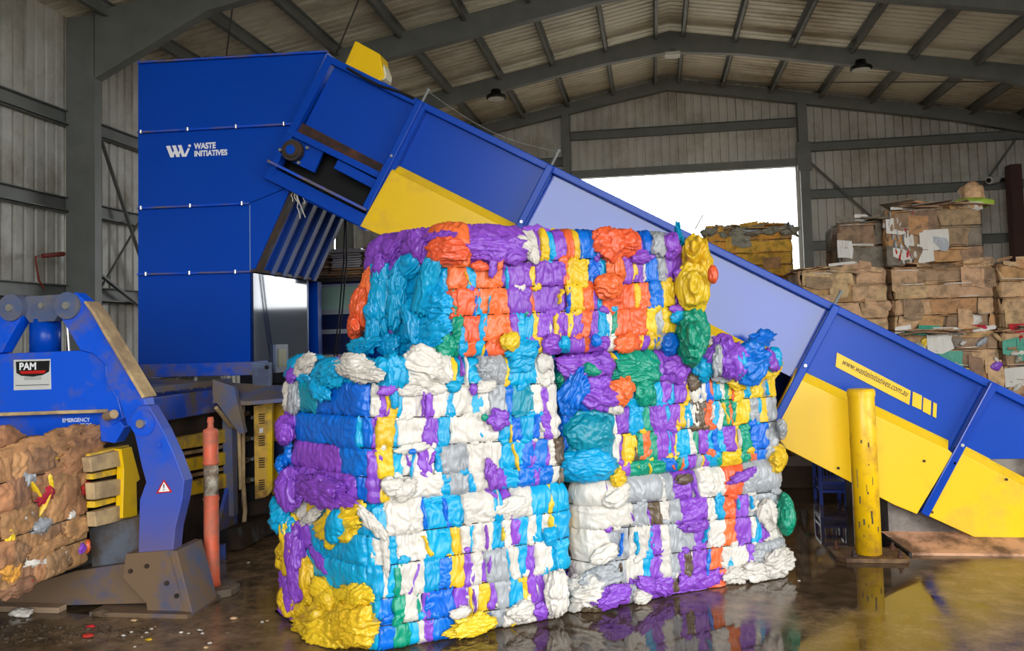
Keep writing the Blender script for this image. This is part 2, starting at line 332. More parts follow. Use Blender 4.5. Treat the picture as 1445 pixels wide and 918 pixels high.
# ------------------------------------------------------------------ lamps, camera on the wall
def highbay(px, py, Y, label):
    c = on(px, py, 1, Y); t = empty('high_bay_lamp', c, label=label, cat='lamp', group='high bay lamps under the roof')
    MB().lathe((c[0], c[1], c[2]), [(.05, .16), (.09, .15), (.11, .06), (.19, .03), (.2, -.02), (.17, -.03)][::-1], 20).build('lamp_housing', BLACKP, t, True)
    MB().lathe((c[0], c[1], c[2]), [(.16, -.045), (.16, -.031)], 20).build('lamp_lens', LAMPM, t)
    mb = MB(); zt = rz(c[0])-.4; z = c[2]+.16; i = 0
    while z < zt:
        mb.bar((c[0], c[1], z), (c[0], c[1], z+.07), .035 if i % 2 else .012, .012 if i % 2 else .035); z += .06; i += 1
    mb.build('chain', BLACKP, t)
highbay(700, 137, 16.8, 'round black high bay lamp hanging on a chain above the conveyor, left of the ridge')
highbay(1215, 96, 16.8, 'round black high bay lamp hanging on a chain near the right roof slope')
c = on(949, 78, 1, 16.85); t = empty('ridge_light', c, label='small flat white light fitting fixed under the ridge apex', cat='lamp')
MB().box(c[0]-.14, c[0]+.14, 16.7, 16.95, c[2]-.03, c[2]+.03).build('light_body', LAMPM, t); MB().box(c[0]-.06, c[0]+.06, 16.78, 16.88, c[2]+.03, c[2]+.12).build('bracket', GALVD, t)
c = on(1403, 253, 1, 20.0); t = empty('security_camera', c, label='small white security camera on the upper girt of the back wall at right', cat='camera')
MB().tube([(c[0]-.14, c[1]-.1, c[2]-.03), (c[0]+.1, c[1]+.1, c[2]+.02)], .08, 12).build('camera_body', WHITE, t)
MB().tube([(c[0]-.16, c[1]-.12, c[2]-.035), (c[0]-.14, c[1]-.1, c[2]-.03)], .05, 12).build('camera_eye', BLACKP, t)
MB().bar((c[0]+.08, c[1]+.05, c[2]), (c[0]+.45, c[1]+.22, c[2]), .07).build('camera_bracket', BLACKP, t)

# ------------------------------------------------------------------ text and marks
def text(s, name, m, parent, origin, ux, uy, size, shear=0, align='LEFT', bold=0, width=None, **k):
    """lettering laid on the plane spanned by ux (reading direction) and uy (up)"""
    cu = bpy.data.curves.new(name, 'FONT'); cu.body = s; cu.size = size; cu.shear = shear; cu.align_x = align; cu.extrude = .0006; cu.offset = bold
    tmp = bpy.data.objects.new('tmp', cu); C.objects.link(tmp); bpy.context.view_layer.update()
    me = bpy.data.meshes.new_from_object(tmp.evaluated_get(bpy.context.evaluated_depsgraph_get())); bpy.data.objects.remove(tmp)
    if width:
        w_ = max(v.co.x for v in me.vertices)-min(v.co.x for v in me.vertices); me.transform(Matrix.Diagonal((width/w_, 1, 1, 1)))
    ux = Vector(ux).normalized(); uz = ux.cross(Vector(uy)).normalized(); uy = uz.cross(ux)
    M = Matrix((ux, uy, uz)).transposed().to_4x4(); M.translation = Vector(origin)
    me.transform(M); me.materials.clear(); return link(name, me, m, parent, **k)

# ------------------------------------------------------------------ conveyor
YM = 6.85
P = lambda x, y, Y=YM: on(x, y, 1, Y)
cv = empty('conveyor', P(1330, 770), label='inclined blue and yellow conveyor rising from the pit at right into the hopper', cat='conveyor')
T0, T1 = P(470, 84), P(1400, 541)
T0[1] = T1[1] = 0
dS = (T1-T0); LS = np.linalg.norm(dS); dS /= LS; dN = np.array([-dS[2], 0, dS[0]]); dN *= -1 if dN[2] > 0 else 1      # dN points down, square to the belt
def ct(s, n, Y=YM): q = T0+dS*s+dN*n; return np.array([q[0], Y, q[2]])
def cst(x, y, Y=YM):
    q = P(x, y, Y)-T0; q[1] = 0; return float(q@dS), float(q@dN)
ribs = [cst(595, 150)[0], cst(778, 238)[0], cst(1177, 432)[0], cst(1397, 540)[0]]
LEND = ribs[3]+1.9
WY = 1.25
def strip(s0, s1, n0, n1, y0, y1): return MB().prism([ct(s0, n0, y0), ct(s1, n0, y0), ct(s1, n1, y0), ct(s0, n1, y0)], (0, y1-y0, 0))
nB = .56          # where blue meets yellow
sts = [cst(557, 222), cst(508, 318)]
bnd = [0.02]+ribs+[LEND]
tilt = [0, 0, .012, 0, 0]
for i in range(5):
    s0, s1 = bnd[i]+.02, bnd[i+1]
    n1 = .62 if i else .60
    tl = .010 if i == 2 else 0
    pts = [ct(s0, .03), ct(s1, .03), ct(s1, n1), ct(s0, n1)]
    pts[0][1] += tl; pts[1][1] += tl; pts[2][1] -= tl; pts[3][1] -= tl
    MB().prism(pts, (0, .01, 0)).build('side_sheet', BLUEG if i == 2 else BLUE, cv)
    MB().prism([ct(s0, .03, YM+WY), ct(s1, .03, YM+WY), ct(s1, 1.0, YM+WY), ct(s0, 1.0, YM+WY)], (0, .02, 0)).build('rear_side_sheet', BLUE, cv)
strip(-.02, LEND, -.01, .045, YM-.05, YM+.02).build('top_rail', BLUE, cv, bevel=.006)
strip(-.02, LEND, -.01, .045, YM+WY-.02, YM+WY+.05).build('top_rail', BLUE, cv)
strip(.3, LEND, .5, .54, YM+.02, YM+WY-.02).build('belt', mat('black_belt', (.1, .1, .1), .7), cv)
strip(.9, LEND-.9, 1.02, 1.05, YM+.03, YM+WY-.03).build('bottom_tray', DARK, cv)
for i, s in enumerate(ribs):
    strip(s-.03, s+.03, -.0, 1.07 if i else .98, YM-.10, YM-.012).build('rib', BLUEG if i == 3 else BLUE, cv, bevel=.008)
    MB().tube([ct(s, .5, YM-.105), ct(s, .5, YM-.11)], .012, 8).build('rib_bolt', BOLT, cv)
# yellow guards: folded boxes that stand proud of the blue sheets
def guard(poly_px, fold):
    pts = ppoly(poly_px, YM-.09); top = ppoly(fold, YM-.09)
    mb = MB().prism(pts, (0, .08, 0))
    a, b = top; up_ = np.array([-dN[0], 0, -dN[2]])*.065; bk = np.array([0, .08, 0])
    mb.prism([a, b, b+up_+bk, b+bk, a+bk, a+up_+bk][:4], (0, .0001, 0)) if False else None
    mb.add([a, b, b+up_+bk, a+up_+bk, a+bk, b+bk], [(0, 1, 2, 3), (0, 3, 4), (1, 5, 2), (3, 2, 5, 4)])
    return mb.build('yellow_guard', YEL, cv, bevel=.004)
guard([(552, 240), (742, 335), (700, 400), (508, 319)], [(552, 240), (742, 335)])
guard([(752, 340), (1103, 522), (1020, 640), (690, 470), (700, 425)], [(752, 340), (1103, 522)])
guard([(1120, 530), (1338, 634), (1345, 640), (1294, 725), (1262, 712), (1110, 633), (1085, 600)], [(1120, 530), (1338, 634)])
guard([(1358, 640), (1480, 703), (1500, 762), (1385, 762), (1311, 728)], [(1358, 640), (1480, 703)])
for x, y in ((1304, 650), (1347, 653), (1315, 722), (1420, 676), (1183, 660), (1075, 575)):
    q = P(x, y, YM-.092); MB().tube([q, q+np.array([0, -.008, 0])], .01, 8).build('guard_bolt', RUST, cv)
# head end: drive frame with the bearing
def sp(x0, y0, x1, y1, h0, h1, ya, yb):
    """strip between two pixels of the head frame, h0..h1 measured square to it"""
    a, b = P(x0, y0), P(x1, y1); d = b-a; d /= np.linalg.norm(d); n = np.array([d[2], 0, -d[0]]);
    if n[2] > 0: n = -n
    return MB().prism([np.array([q[0], ya, q[2]]) for q in (a+n*h0, b+n*h0, b+n*h1, a+n*h1)], (0, yb-ya, 0))
sp(412, 182, 555, 252, 0, .055, YM-.07, YM+.05).build('head_beam', BLUE, cv, bevel=.005)
sp(386, 236, 520, 304, 0, .11, YM-.07, YM+.05).build('head_beam', BLUE, cv, bevel=.005)
sp(386, 232, 522, 300, -.02, .0, YM-.13, YM+.05).build('head_beam', BLUED, cv)
sp(435, 268, 512, 305, 0, .09, YM-.03, YM+.05).build('head_beam', BLUE, cv, bevel=.005)
sp(482, 222, 540, 252, .03, .11, YM-.05, YM+.05).build('head_beam', BLUE, cv, bevel=.005)
MB().prism(ppoly([(380, 240), (392, 213), (398, 217), (386, 247)], YM-.08), (0, .1, 0)).build('end_plate', BLUE, cv)
MB().prism(ppoly([(400, 195), (412, 190), (457, 212), (443, 243), (398, 222)], YM-.02), (0, .03, 0)).build('bearing_plate', BLUE, cv)
q = P(418, 215)
mb = MB(); mb.tube([q+np.array([0, -.03, 0]), q+np.array([0, -.10, 0])], .088, 24); mb.tube([q+np.array([0, -.10, 0]), q+np.array([0, -.115, 0])], .062, 24).build('bearing', DARK, cv, bevel=.004)
MB().tube([q+np.array([0, -.10, 0]), q+np.array([0, -.122, 0])], .04, 20).build('shaft_end', BLUE, cv)
for x, y in ((415, 200), (437, 210), (404, 220), (425, 231), (399, 213), (405, 221)):
    b = P(x, y); MB().tube([b+np.array([0, -.03, 0]), b+np.array([0, -.06, 0])], .014, 6).build('bearing_bolt', BOLT, cv)
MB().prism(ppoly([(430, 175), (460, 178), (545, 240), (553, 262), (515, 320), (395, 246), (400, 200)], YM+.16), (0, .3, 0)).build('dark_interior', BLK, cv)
sp(424, 172, 548, 236, .0, .10, YM-.018, YM+.01).build('rust_streak_plate', RUST, cv, label='rusty scraped strip')
MB().prism(ppoly([(462, 76), (470, 84), (402, 213), (394, 208)], YM-.06), (0, .1, 0)).build('end_post', BLUE, cv)
MB().prism(ppoly([(594, 150), (600, 153), (515, 325), (506, 322)], YM-.075), (0, .09, 0)).build('end_post', BLUE, cv)
# strings of film hanging from the head
mb = MB(); rng = random.Random(3)
for i in range(7):
    a = P(411+i*2.2, 262+rng.random()*6, YM-.02); pts = [a]
    for k in range(5): pts.append(pts[-1]+np.array([rng.uniform(-.012, .02), rng.uniform(-.01, .01), -(.05 if i in (3, 4) else .025)]))
    mb.tube(pts, .004, 4)
mb.build('hanging_film_shreds', FILM['w'], cv, kind='stuff')
# yellow motor guard on top
MB().prism(ppoly([(483, 98), (501, 57), (536, 76), (542, 108), (531, 119)], YM+.02), (0, .22, 0)).build('motor_guard', YEL, cv, bevel=.01)
MB().prism(ppoly([(541, 90), (545, 102), (544, 110), (540, 113)], YM+.04), (0, .16, 0)).build('motor_guard_vent', mat('pale_plastic', (.85, .82, .7), .5), cv)
MB().tube([P(490, 96, YM-.055), P(510, 108, YM-.055), P(535, 121, YM-.055), P(565, 130, YM-.055), P(585, 139, YM-.055)], .012, 8).build('cable', BLACKP, cv)
# stanchions and pull cord
tops = []
for x, y, h in ((594, 147, .12), (778, 233, .12), (1177, 430, .10)):
    b = P(x, y); s_ = b+(-dN*h)+dS*.05*0; s_[1] = YM; b[1] = YM; mb = MB().tube([b, s_], .012, 8).tube([s_, s_+(-dN)*.02], .016, 8); mb.build('stanchion', GALV, cv); tops.append(s_)
b = P(981, 323); MB().tube([b, P(992, 303)], .006, 6).build('stanchion', BOLT, cv)
pts = [tops[0]*(1-k/8)+tops[1]*(k/8)-np.array([0, 0, .09*math.sin(math.pi*k/8)]) for k in range(9)]
MB().tube(pts, .003, 5).build('pull_cord', GALV, cv)
pts = [tops[1]*(1-k/8)+tops[2]*(k/8)*1.0 for k in range(9)]
# web address label, three squares
e = dS; upv = -dN
la, lb, lc, ld = P(1181, 497, YM-.004), P(1285, 551, YM-.004), P(1283, 571, YM-.004), P(1179, 517, YM-.004)
MB().prism([la, lb, lc, ld], (0, -.003, 0)).build('address_label', YEL, cv)
for xa, ya, xb, yb in ((1288, 552, 1301, 558), (1303, 560, 1314, 565.5), (1317, 567, 1322, 569.5)):
    k0 = 20
    MB().prism([P(xa, ya, YM-.004), P(xb, yb, YM-.004), P(xb-1, yb+k0, YM-.004), P(xa-1, ya+k0, YM-.004)], (0, -.003, 0)).build('yellow_square_label', YEL, cv)
text('www.wasteinitiatives.com.au', 'address_lettering', BLACKP, cv, P(1187, 513, YM-.009), e, upv, .068, shear=.2, width=float(np.linalg.norm(P(1280, 558)-P(1188, 512))))

# concrete pit wall and kerb below the conveyor foot
pl = empty('pit_wall', P(1320, 760), kind='structure')
MB().box(P(1250, 760)[0]+.02, 4.6, YM-.02, YM+WY+.2, 0, .62).build('concrete_upstand', CONC, pl)
a = ground(1280, 783); b = ground(1480, 775)
MB().prism([(a[0]-.1, YM-.02, 0), (a[0]+.02, a[1], 0), (a[0]+.02, a[1], .018), (a[0]-.1, YM-.02, .10)], (2.9, 0, 0)).build('kerb', KERB, pl)
MB().prism([(a[0]-.12, YM-.03, .55), (a[0]-.12, YM-.03, .1), (a[0]+.01, a[1]-.01, .02), (a[0]+.01, a[1]-.01, .0), (a[0]-.15, YM-.03, .0), (a[0]-.15, YM-.03, .55)], (.02, 0, 0)).build('rubber_seal', BLACKP, pl)

# ------------------------------------------------------------------ baler
bl = empty('baler', (-3.9, 6.9, 0), label='big blue horizontal baler with tall hopper and yellow bale chamber slats at left', cat='machine')
HD = 1.25
def pr(name, pts, Y, d, m, **k): return MB().prism(ppoly(pts, Y), (0, d, 0)).build(name, m, bl, **k)
pr('hopper_section', [(195, 88), (462, 73), (413, 174.5), (195, 187)], YM, HD, BLUE)
pr('hopper_section', [(195, 188), (413, 175.5), (405, 191), (385, 242), (411, 262), (352, 286), (195, 294)], YM, HD, BLUE)
pr('hopper_section', [(195, 295), (352, 287.5), (353, 382), (195, 387)], YM, HD, BLUE)
pr('hopper_section', [(352.5, 287), (411, 263), (358, 382.5), (354, 382)], YM+.004, HD, BLUE)
pr('hopper_section', [(195, 388), (353, 383), (353.5, 516), (195, 516)], YM, HD, BLUE)
for pts, bx in ((((195, 187), (413, 175)), (201, 268, 336, 402)), (((195, 294), (352, 287)), (201, 271, 343)), (((195, 387), (354, 383)), (208, 270, 334)), (((195, 88.5), (462, 73)), ())):
    a, b = P(*pts[0], YM-.02), P(*pts[1], YM-.02)
    MB().bar(a, b, .035, .014).build('section_flange', BLUED, bl)
    for x in bx:
        t_ = (x-pts[0][0])/(pts[1][0]-pts[0][0]); q = a*(1-t_)+b*t_
        MB().tube([q+np.array([0, -.022, -.014]), q+np.array([0, -.022, .016])], .010, 8).build('flange_bolt', BOLT, bl)
a, b = P(352.5, 289, YM-.004), P(353, 382, YM-.004); MB().bar(a, b, .006, .004).build('weld_seam', mat('pale_seam', (.5, .6, .75), .5), bl)
# ribbed underside of the chute
ua, ub = P(411, 263), P(358, 382)
for k in range(6):
    y = YM+.02+k*(HD-.05)/5
    a = np.array([ua[0]+.0, y, ua[2]]); b = np.array([ub[0]+.0, y, ub[2]])
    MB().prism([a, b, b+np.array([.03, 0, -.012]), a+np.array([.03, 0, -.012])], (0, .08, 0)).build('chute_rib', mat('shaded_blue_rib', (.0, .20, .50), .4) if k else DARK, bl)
XS = float(P(353.5, 400)[0])
ztop, zbot = float(P(353, 383)[2]), float(P(353, 516)[2])
MB().box(XS+.002, XS+.02, YM+.01, 8.0, zbot, ztop).build('side_panel', NAVY, bl, label='glossy dark blue side panel mirroring the daylight')
MB().box(XS+.0, XS+.06, YM+.0, 8.02, ztop-.005, ztop+.02).build('side_flange', DARK, bl)
def onx(x, y, X=None): return on(x, y, 0, XS+.025 if X is None else X)
g0, g1 = onx(386, 486), onx(404, 524)
MB().box(XS+.02, XS+.045, g0[1], g1[1], g1[2], g0[2]).build('gauge_frame', mat('grey_blue_frame', (.35, .4, .5), .4), bl)
MB().box(XS+.045, XS+.05, g0[1]+.05, g1[1]-.05, g1[2]+.05, g0[2]-.04).build('gauge_glass', mat('yellowed_glass', (.55, .55, .42), .3), bl)
q = P(430, 398, 8.4); MB().box(q[0], P(448, 398, 8.4)[0], 8.4, 8.5, 0, q[2]).build('rear_post', BLUE, bl)
# base beam and ledge
MB().prism(ppoly([(187, 514), (356, 510), (357, 529), (187, 533)], YM-.1), (0, .3, 0)).build('base_beam', BLUED, bl, bevel=.006)
MB().prism(ppoly([(355, 511), (382, 511), (382, 550), (357, 548)], YM-.12), (0, .03, 0)).build('base_gusset', mat('dusty_blue', (.40, .47, .60), .5, dirt=(.3, .33, .42), dscale=3), bl)
q = P(376, 518, YM-.13); MB().tube([q, q+np.array([0, .02, 0])], .018, 10).build('gusset_hole', BLK, bl)
# sloping dusty shelf below the base beam
DUSTB = mat('dust_over_blue', (.30, .38, .58), .6, dirt=(.48, .42, .36), dscale=3, damt=.55)
MB().prism([P(195, 532, YM-.1), P(420, 545, YM-.1), P(420, 560, YM-.35), P(350, 566, YM-.45), P(190, 556, YM-.5)], (0, 0, -.03)).build('shelf_plate', DUSTB, bl)
# lattice tray on top of the chamber
XC0, XC1 = -4.42, -3.42
mb = MB(); ya, yb = 5.15, 6.7; zt = 1.30
for X in (XC1-.02, XC0+.02): mb.bar((X, ya, zt), (X, yb, zt+.0), .05, .04)
for k in range(9):
    y = ya+(yb-ya)*k/8; mb.bar((XC0, y, zt-.02), (XC1, min(y+.16, yb), zt-.02), .03, .02)
mb.build('lattice_guard', DUSTB, bl)
# chamber: dark core with side beams and slats
MB().box(XC0+.05, XC1-.10, 5.12, 8.4, .30, 1.2).build('chamber_core', DARK, bl)
MB().box(XC0, XC1, 5.12, 6.9, 1.07, 1.25).build('chamber_top_beam', BLUED, bl, bevel=.01)
def slat(p, name, m, X=-3.4, th=.07):
    return MB().prism([on(x, y, 0, X) for x, y in p], (-th, 0, 0)).build(name, m, bl, bevel=.005)
slat([(243, 619), (327, 604), (331, 622), (243, 636)], 'chamber_slat', YELD)
slat([(243, 652), (327, 636), (331, 653), (243, 669)], 'chamber_slat', YELD)
slat([(243, 687), (327, 666), (331, 685), (243, 705)], 'chamber_slat', YELD)
for p_ in ([(243, 640), (327, 625), (327, 630), (243, 645)], [(243, 674), (327, 656), (327, 661), (243, 679)]):
    MB().prism([on(x, y, 0, -3.46) for x, y in p_], (-.05, 0, 0)).build('trapped_scrap', TAN, bl)
MB().box(-3.60, -3.45, 5.2, 6.9, .02, .5).build('lower_side_plate', mat('muddy_steel', (.30, .24, .19), .7, dirt=(.18, .15, .14), dscale=4, damt=.5), bl)
MB().prism([on(x, y, 0, -3.38) for x, y in ((322, 690), (335, 650), (335, 755), (305, 758))], (-.03, 0, 0)).build('angled_plate', BLUED, bl)
for p_, r_ in (([(340, 560), (343, 600), (343, 680), (346, 720), (344, 745), (335, 752)], .018), ([(305, 575), (325, 600), (337, 606), (340, 690)], .016)):
    MB().tube([on(x, y, 0, -3.33) for x, y in p_], r_, 8).build('hydraulic_hose', TAN, bl)
MB().prism([on(x, y, 0, -3.34) for x, y in ((326, 552), (333, 548), (336, 725), (330, 728))], (-.08, 0, 0)).build('chamber_post', DUSTB, bl)
MB().prism(ppoly([(300, 535), (330, 545), (345, 610), (338, 612), (300, 560)], 6.35), (0, .05, 0)).build('corner_gusset', DUSTB, bl)
# valve bank behind the post
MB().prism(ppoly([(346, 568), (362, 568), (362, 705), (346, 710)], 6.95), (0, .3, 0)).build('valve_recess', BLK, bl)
for k, (x, y) in enumerate(((350, 583), (352, 618), (352, 648), (354, 676), (361, 588), (361, 617), (361, 646), (361, 675))):
    q = P(x, y, 6.9); MB().tube([q, q+np.array([0, -.05, 0])], .024 if k < 4 else .016, 10).tube([q+np.array([0, -.05, 0]), q+np.array([0, -.07, 0])], .014, 8).build('valve', FILM['n'] if k < 4 else GALV, bl)
cb = pr('louvred_door', [(358, 573), (377, 569), (383, 571), (382, 694), (374, 701), (360, 704)], 6.72, .05, mat('tan_yellow_door', (.95, .76, .34), .45, dirt=(.62, .47, .24), dscale=5, damt=.4))
MB().prism(ppoly([(377, 569), (384, 568), (384, 690), (377, 700)], 6.715), (0, .03, 0)).build('door_edge', YELD, bl)
for g_ in range(4):
    for k in range(5):
        x0, y0 = 365, 584+g_*31+k*3.1
        pr('louvre', [(x0, y0), (x0+8, y0-.6), (x0+8, y0+.7), (x0, y0+1.3)], 6.712, .01, BLK)
pr('door_sticker', [(366, 604), (371, 603), (371, 610), (366, 611)], 6.714, .004, WHITE)
pr('yellow_cabinet', [(383, 569), (425, 569), (425, 622), (383, 622)], 6.95, .6, YELD)
pr('blue_cabinet_band', [(383, 623), (425, 623), (425, 652), (383, 652)], 6.96, .6, mat('deep_blue', (.05, .12, .32), .4), )
pr('yellow_cabinet', [(384, 653), (425, 653), (425, 700), (384, 697)], 6.95, .6, YELD)
pr('base_skid', [(340, 712), (400, 690), (425, 690), (425, 735), (340, 728)], 7.0, .8, DARK)
pr('cabinet_strip', [(383, 565), (425, 552), (425, 560), (383, 569)], 6.9, .2, YELD)
# bale clamp frame in front
YC = 4.95
def cf(name, pts, d=.05, Y=YC, m=BLUEM, mirror=False, **k):
    q = ppoly(pts, Y)
    if mirror: q = [np.array([2*XCN-p_[0], p_[1], p_[2]]) for p_ in q]
    return MB().prism(q, (0, d, 0)).build(name, m, bl, bevel=.005, **k)
XCN = float(on(57, 460, 1, YC)[0])
BLUEC = mat('clamp_blue', (.01, .33, .85), .35, dirt=(.40, .36, .33), dscale=3, damt=.12)
DUSTL = mat('dusty_lug', (.30, .36, .50), .5, dirt=(.42, .40, .40), dscale=4, damt=.5)
UP_ = [(90, 420), (106, 412), (120, 424), (133, 440), (150, 470), (203, 560), (208, 580), (200, 612), (180, 600), (166, 560), (150, 540), (150, 516), (130, 498), (113, 494), (88, 452), (80, 436)]
for mi in (False, True):
    cf('clamp_arm', UP_, .10, YC, BLUEC, mirror=mi)
    cf('clamp_arm_edge', [(120, 424), (133, 440), (150, 470), (204, 560), (200, 562), (146, 472), (129, 442), (117, 426)], .14, YC-.02, TAN, mirror=mi)
    q = on(97, 431, 1, YC)
    if mi: q = np.array([2*XCN-q[0], q[1], q[2]])
    MB().tube([q+np.array([0, -.02, 0]), q+np.array([0, .12, 0])], .085, 28).build('lug', DUSTL, bl)
    MB().tube([q+np.array([0, -.035, 0]), q+np.array([0, -.02, 0])], .024, 12).build('lug_pin', BOLT, bl)
cf('cross_head', [(36, 418), (84, 415), (88, 436), (76, 453), (41, 455), (28, 436)], .08, YC+.03, DUSTL)
q = on(60, 431, 1, YC+.03); MB().tube([q+np.array([0, -.02, 0]), q], .018, 10).build('head_pin', BOLT, bl)
a, b = on(64, 450, 1, YC+.12), on(64, 500, 1, YC+.12); MB().tube([a, b], .092, 28).build('clamp_cylinder', BLUE, bl, True)
a, b = on(95, 455, 1, YC+.14), on(98, 497, 1, YC+.14); MB().tube([a, b], .010, 8).build('steel_rod', BOLT, bl)
cf('cross_plate', [(-60, 502), (0, 499), (113, 494), (130, 498), (150, 516), (152, 540), (166, 560), (174, 590), (158, 600), (147, 582), (0, 586), (-60, 588)], .06, YC+.02, BLUEC)
cf('lower_rail', [(-60, 588), (150, 581), (152, 622), (140, 626), (-60, 640)], .05, YC+.08, BLUEC)
cf('rail_top_dust', [(-60, 584), (150, 577), (150, 582), (-60, 589)], .06, YC+.0, TAN)
MB().tube([on(150, 587, 1, YC), on(161, 584, 1, YC-.06)], .028, 10).build('grease_cap', TAN, bl)
cf('latch_block', [(140, 590), (160, 583), (176, 602), (162, 625), (142, 622)], .1, YC+.03, BLUEC)
cf('clamp_leg', [(183, 590), (196, 572), (210, 572), (230, 606), (247, 643), (260, 678), (257, 705), (247, 746), (244, 778), (195, 781), (197, 705), (206, 680), (200, 659), (191, 618)], .10, YC-.05, BLUEM)
q = on(201, 597, 1, YC-.06); MB().tube([q, q+np.array([0, .05, 0])], .078, 28).build('pivot_disc', BLUEC, bl)
MB().tube([q+np.array([0, -.03, 0]), q], .026, 14).build('pivot_bolt', BOLT, bl)
q = on(223, 627, 1, YC-.06); MB().tube([q, q+np.array([0, .03, 0])], .02, 12).build('small_bolt', BLUED, bl)
MUD = mat('muddy_blue_steel', (.24, .30, .44), .55, dirt=(.44, .35, .26), dscale=4, damt=.75)
cf('foot_plate', [(177, 781), (238, 776), (247, 800), (262, 868), (208, 868), (206, 851), (172, 815)], .12, YC-.06, MUD)
cf('foot_side_plate', [(238, 776), (249, 777), (272, 866), (262, 869)], .3, YC-.07, MUD)
for x, y in ((208, 798), (236, 822), (250, 840), (185, 805)):
    q = on(x, y, 1, YC-.06); MB().tube([q+np.array([0, -.012, 0]), q], .014, 8).build('foot_bolt', DARK, bl)
MB().box(on(165, 870, 1, YC)[0]-.1, -2.76, YC-.12, YC+.3, 0, .025).build('sole_plate', MUD, bl)
cf('skid_beam', [(-60, 838), (30, 828), (107, 805), (177, 795), (215, 800), (208, 851), (-60, 858)], .25, YC-.0, MUD)
cf('skid_housing', [(125, 745), (200, 728), (200, 795), (177, 793), (130, 808)], .2, YC+.06, mat('grey_blue_muddy', (.36, .38, .42), .6, dirt=(.30, .25, .2), dscale=4, damt=.5))
pr('blue_underframe', [(250, 785), (290, 780), (290, 815), (256, 825)], 5.9, .3, BLUED)
pr('white_tag_plate', [(276, 787), (285, 786), (285, 806), (277, 807)], 5.88, .02, TAN)
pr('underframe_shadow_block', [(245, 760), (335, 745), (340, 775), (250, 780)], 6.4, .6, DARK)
# tan side clamps pressing the bale
for p_ in ([(127, 645), (181, 632), (181, 655), (130, 666)], [(132, 681), (181, 674), (181, 696), (134, 705)], [(134, 722), (181, 710), (181, 732), (136, 743)]):
    MB().prism([on(x, y, 0, -3.33) for x, y in p_], (-.06, 0, 0)).build('side_clamp_bar', TAN, bl, bevel=.006)
for p_ in ([(130, 668), (170, 660), (170, 668), (131, 676)], [(134, 707), (170, 700), (170, 706), (134, 716)], [(127, 640), (182, 627), (182, 632), (127, 645)]):
    MB().prism([on(x, y, 0, -3.37) for x, y in p_], (-.06, 0, 0)).build('clamp_back_bar', YELD, bl)
MB().prism([on(x, y, 0, -3.31) for x, y in ((171, 633), (186, 630), (198, 676), (193, 680), (194, 728), (173, 731), (175, 660))], (-.05, 0, 0)).build('clamp_end_plate', YEL, bl, bevel=.004)
# marks
W0 = P(235, 205, YM-.004)
s_ = (P(324, 211, YM)-P(235, 211, YM))[0]/89
def wp(x, y): return P(x, y, YM-.004)
for pts in ([(234.5, 206), (240, 205.5), (246, 221.5), (240.5, 222)], [(243, 205.5), (248, 205), (254, 221), (249, 221.5)], [(251, 205), (256, 204.5), (261.5, 220.5), (257, 221)],
            [(240.5, 222), (244, 222), (247, 216), (246, 212)], [(249, 221.5), (252, 221), (255, 214), (254, 210)], [(259, 221), (263, 221), (268, 209), (265, 209)]):
    MB().prism([wp(*p_) for p_ in pts], (0, -.002 if pts[0][1] < 210 else -.0012, 0)).build('logo_stroke', WHITE, bl)
q = wp(267.5, 205.5); MB().tube([q, q+np.array([0, -.002, 0])], .013, 12).build('logo_dot', WHITE, bl)
ex = P(324, 204.5)-P(275, 207); ex[1] = 0
text('WASTE', 'hopper_lettering', WHITE, bl, P(274, 210.2, YM-.005), ex, (0, 0, 1), .070, bold=.0025, width=.2)
text('INITIATIVES', 'hopper_lettering', WHITE, bl, P(274, 220.5, YM-.005), ex, (0, 0, 1), .066, bold=.0025, width=.30)
Yt = YC+.078
e0 = on(88, 595.5, 1, Yt); ex = on(133, 594, 1, Yt)-e0
text('EMERGENCY', 'stop_lettering', WHITE, bl, e0, ex, (0, 0, 1), .034, bold=.0005, width=.19)
text('STOP', 'stop_lettering', WHITE, bl, on(113, 602.5, 1, Yt), ex, (0, 0, 1), .034, bold=.0005)
Yt = YC+.018
cf('maker_plate', [(19, 507.5), (71, 506), (72, 549), (19, 550.5)], .004, Yt-.002, mat('brushed_plate', (.80, .80, .78), .4))
cf('maker_plate_badge', [(22, 510), (70, 508.5), (69, 524), (60, 529), (46, 531), (30, 530), (23, 526)], .003, Yt-.005, BLACKP)
cf('maker_plate_band', [(27, 523.5), (65, 522), (62, 526.5), (30, 527.5)], .002, Yt-.007, REDP)
q = on(27, 521.5, 1, Yt-.009); ex = on(64, 520.5, 1, Yt)-on(27, 521.5, 1, Yt)
text('PAM', 'maker_lettering', WHITE, bl, q, ex, (0, 0, 1), .062, bold=.002)
for y in (531.5, 533.3, 535): cf('maker_plate_line', [(34, y), (58, y-.6), (58, y), (34, y+.6)], .001, Yt-.004, GALVD)
cf('maker_plate_line', [(22, 543), (69, 541.7), (69, 542.9), (22, 544.2)], .001, Yt-.004, GALVD)
Yt = YC-.055
cf('warning_label', [(231, 676), (220, 696), (243, 694)], .003, Yt-.002, REDP)
cf('warning_label_face', [(231, 679.5), (223.5, 694), (239.5, 692.7)], .002, Yt-.004, WHITE)
cf('warning_label_mark', [(230.2, 683), (232, 683), (231.6, 689), (230.6, 689)], .002, Yt-.006, BLACKP)
cf('warning_label_mark', [(230.3, 690), (231.8, 690), (231.8, 691.5), (230.3, 691.5)], .002, Yt-.006, BLACKP)

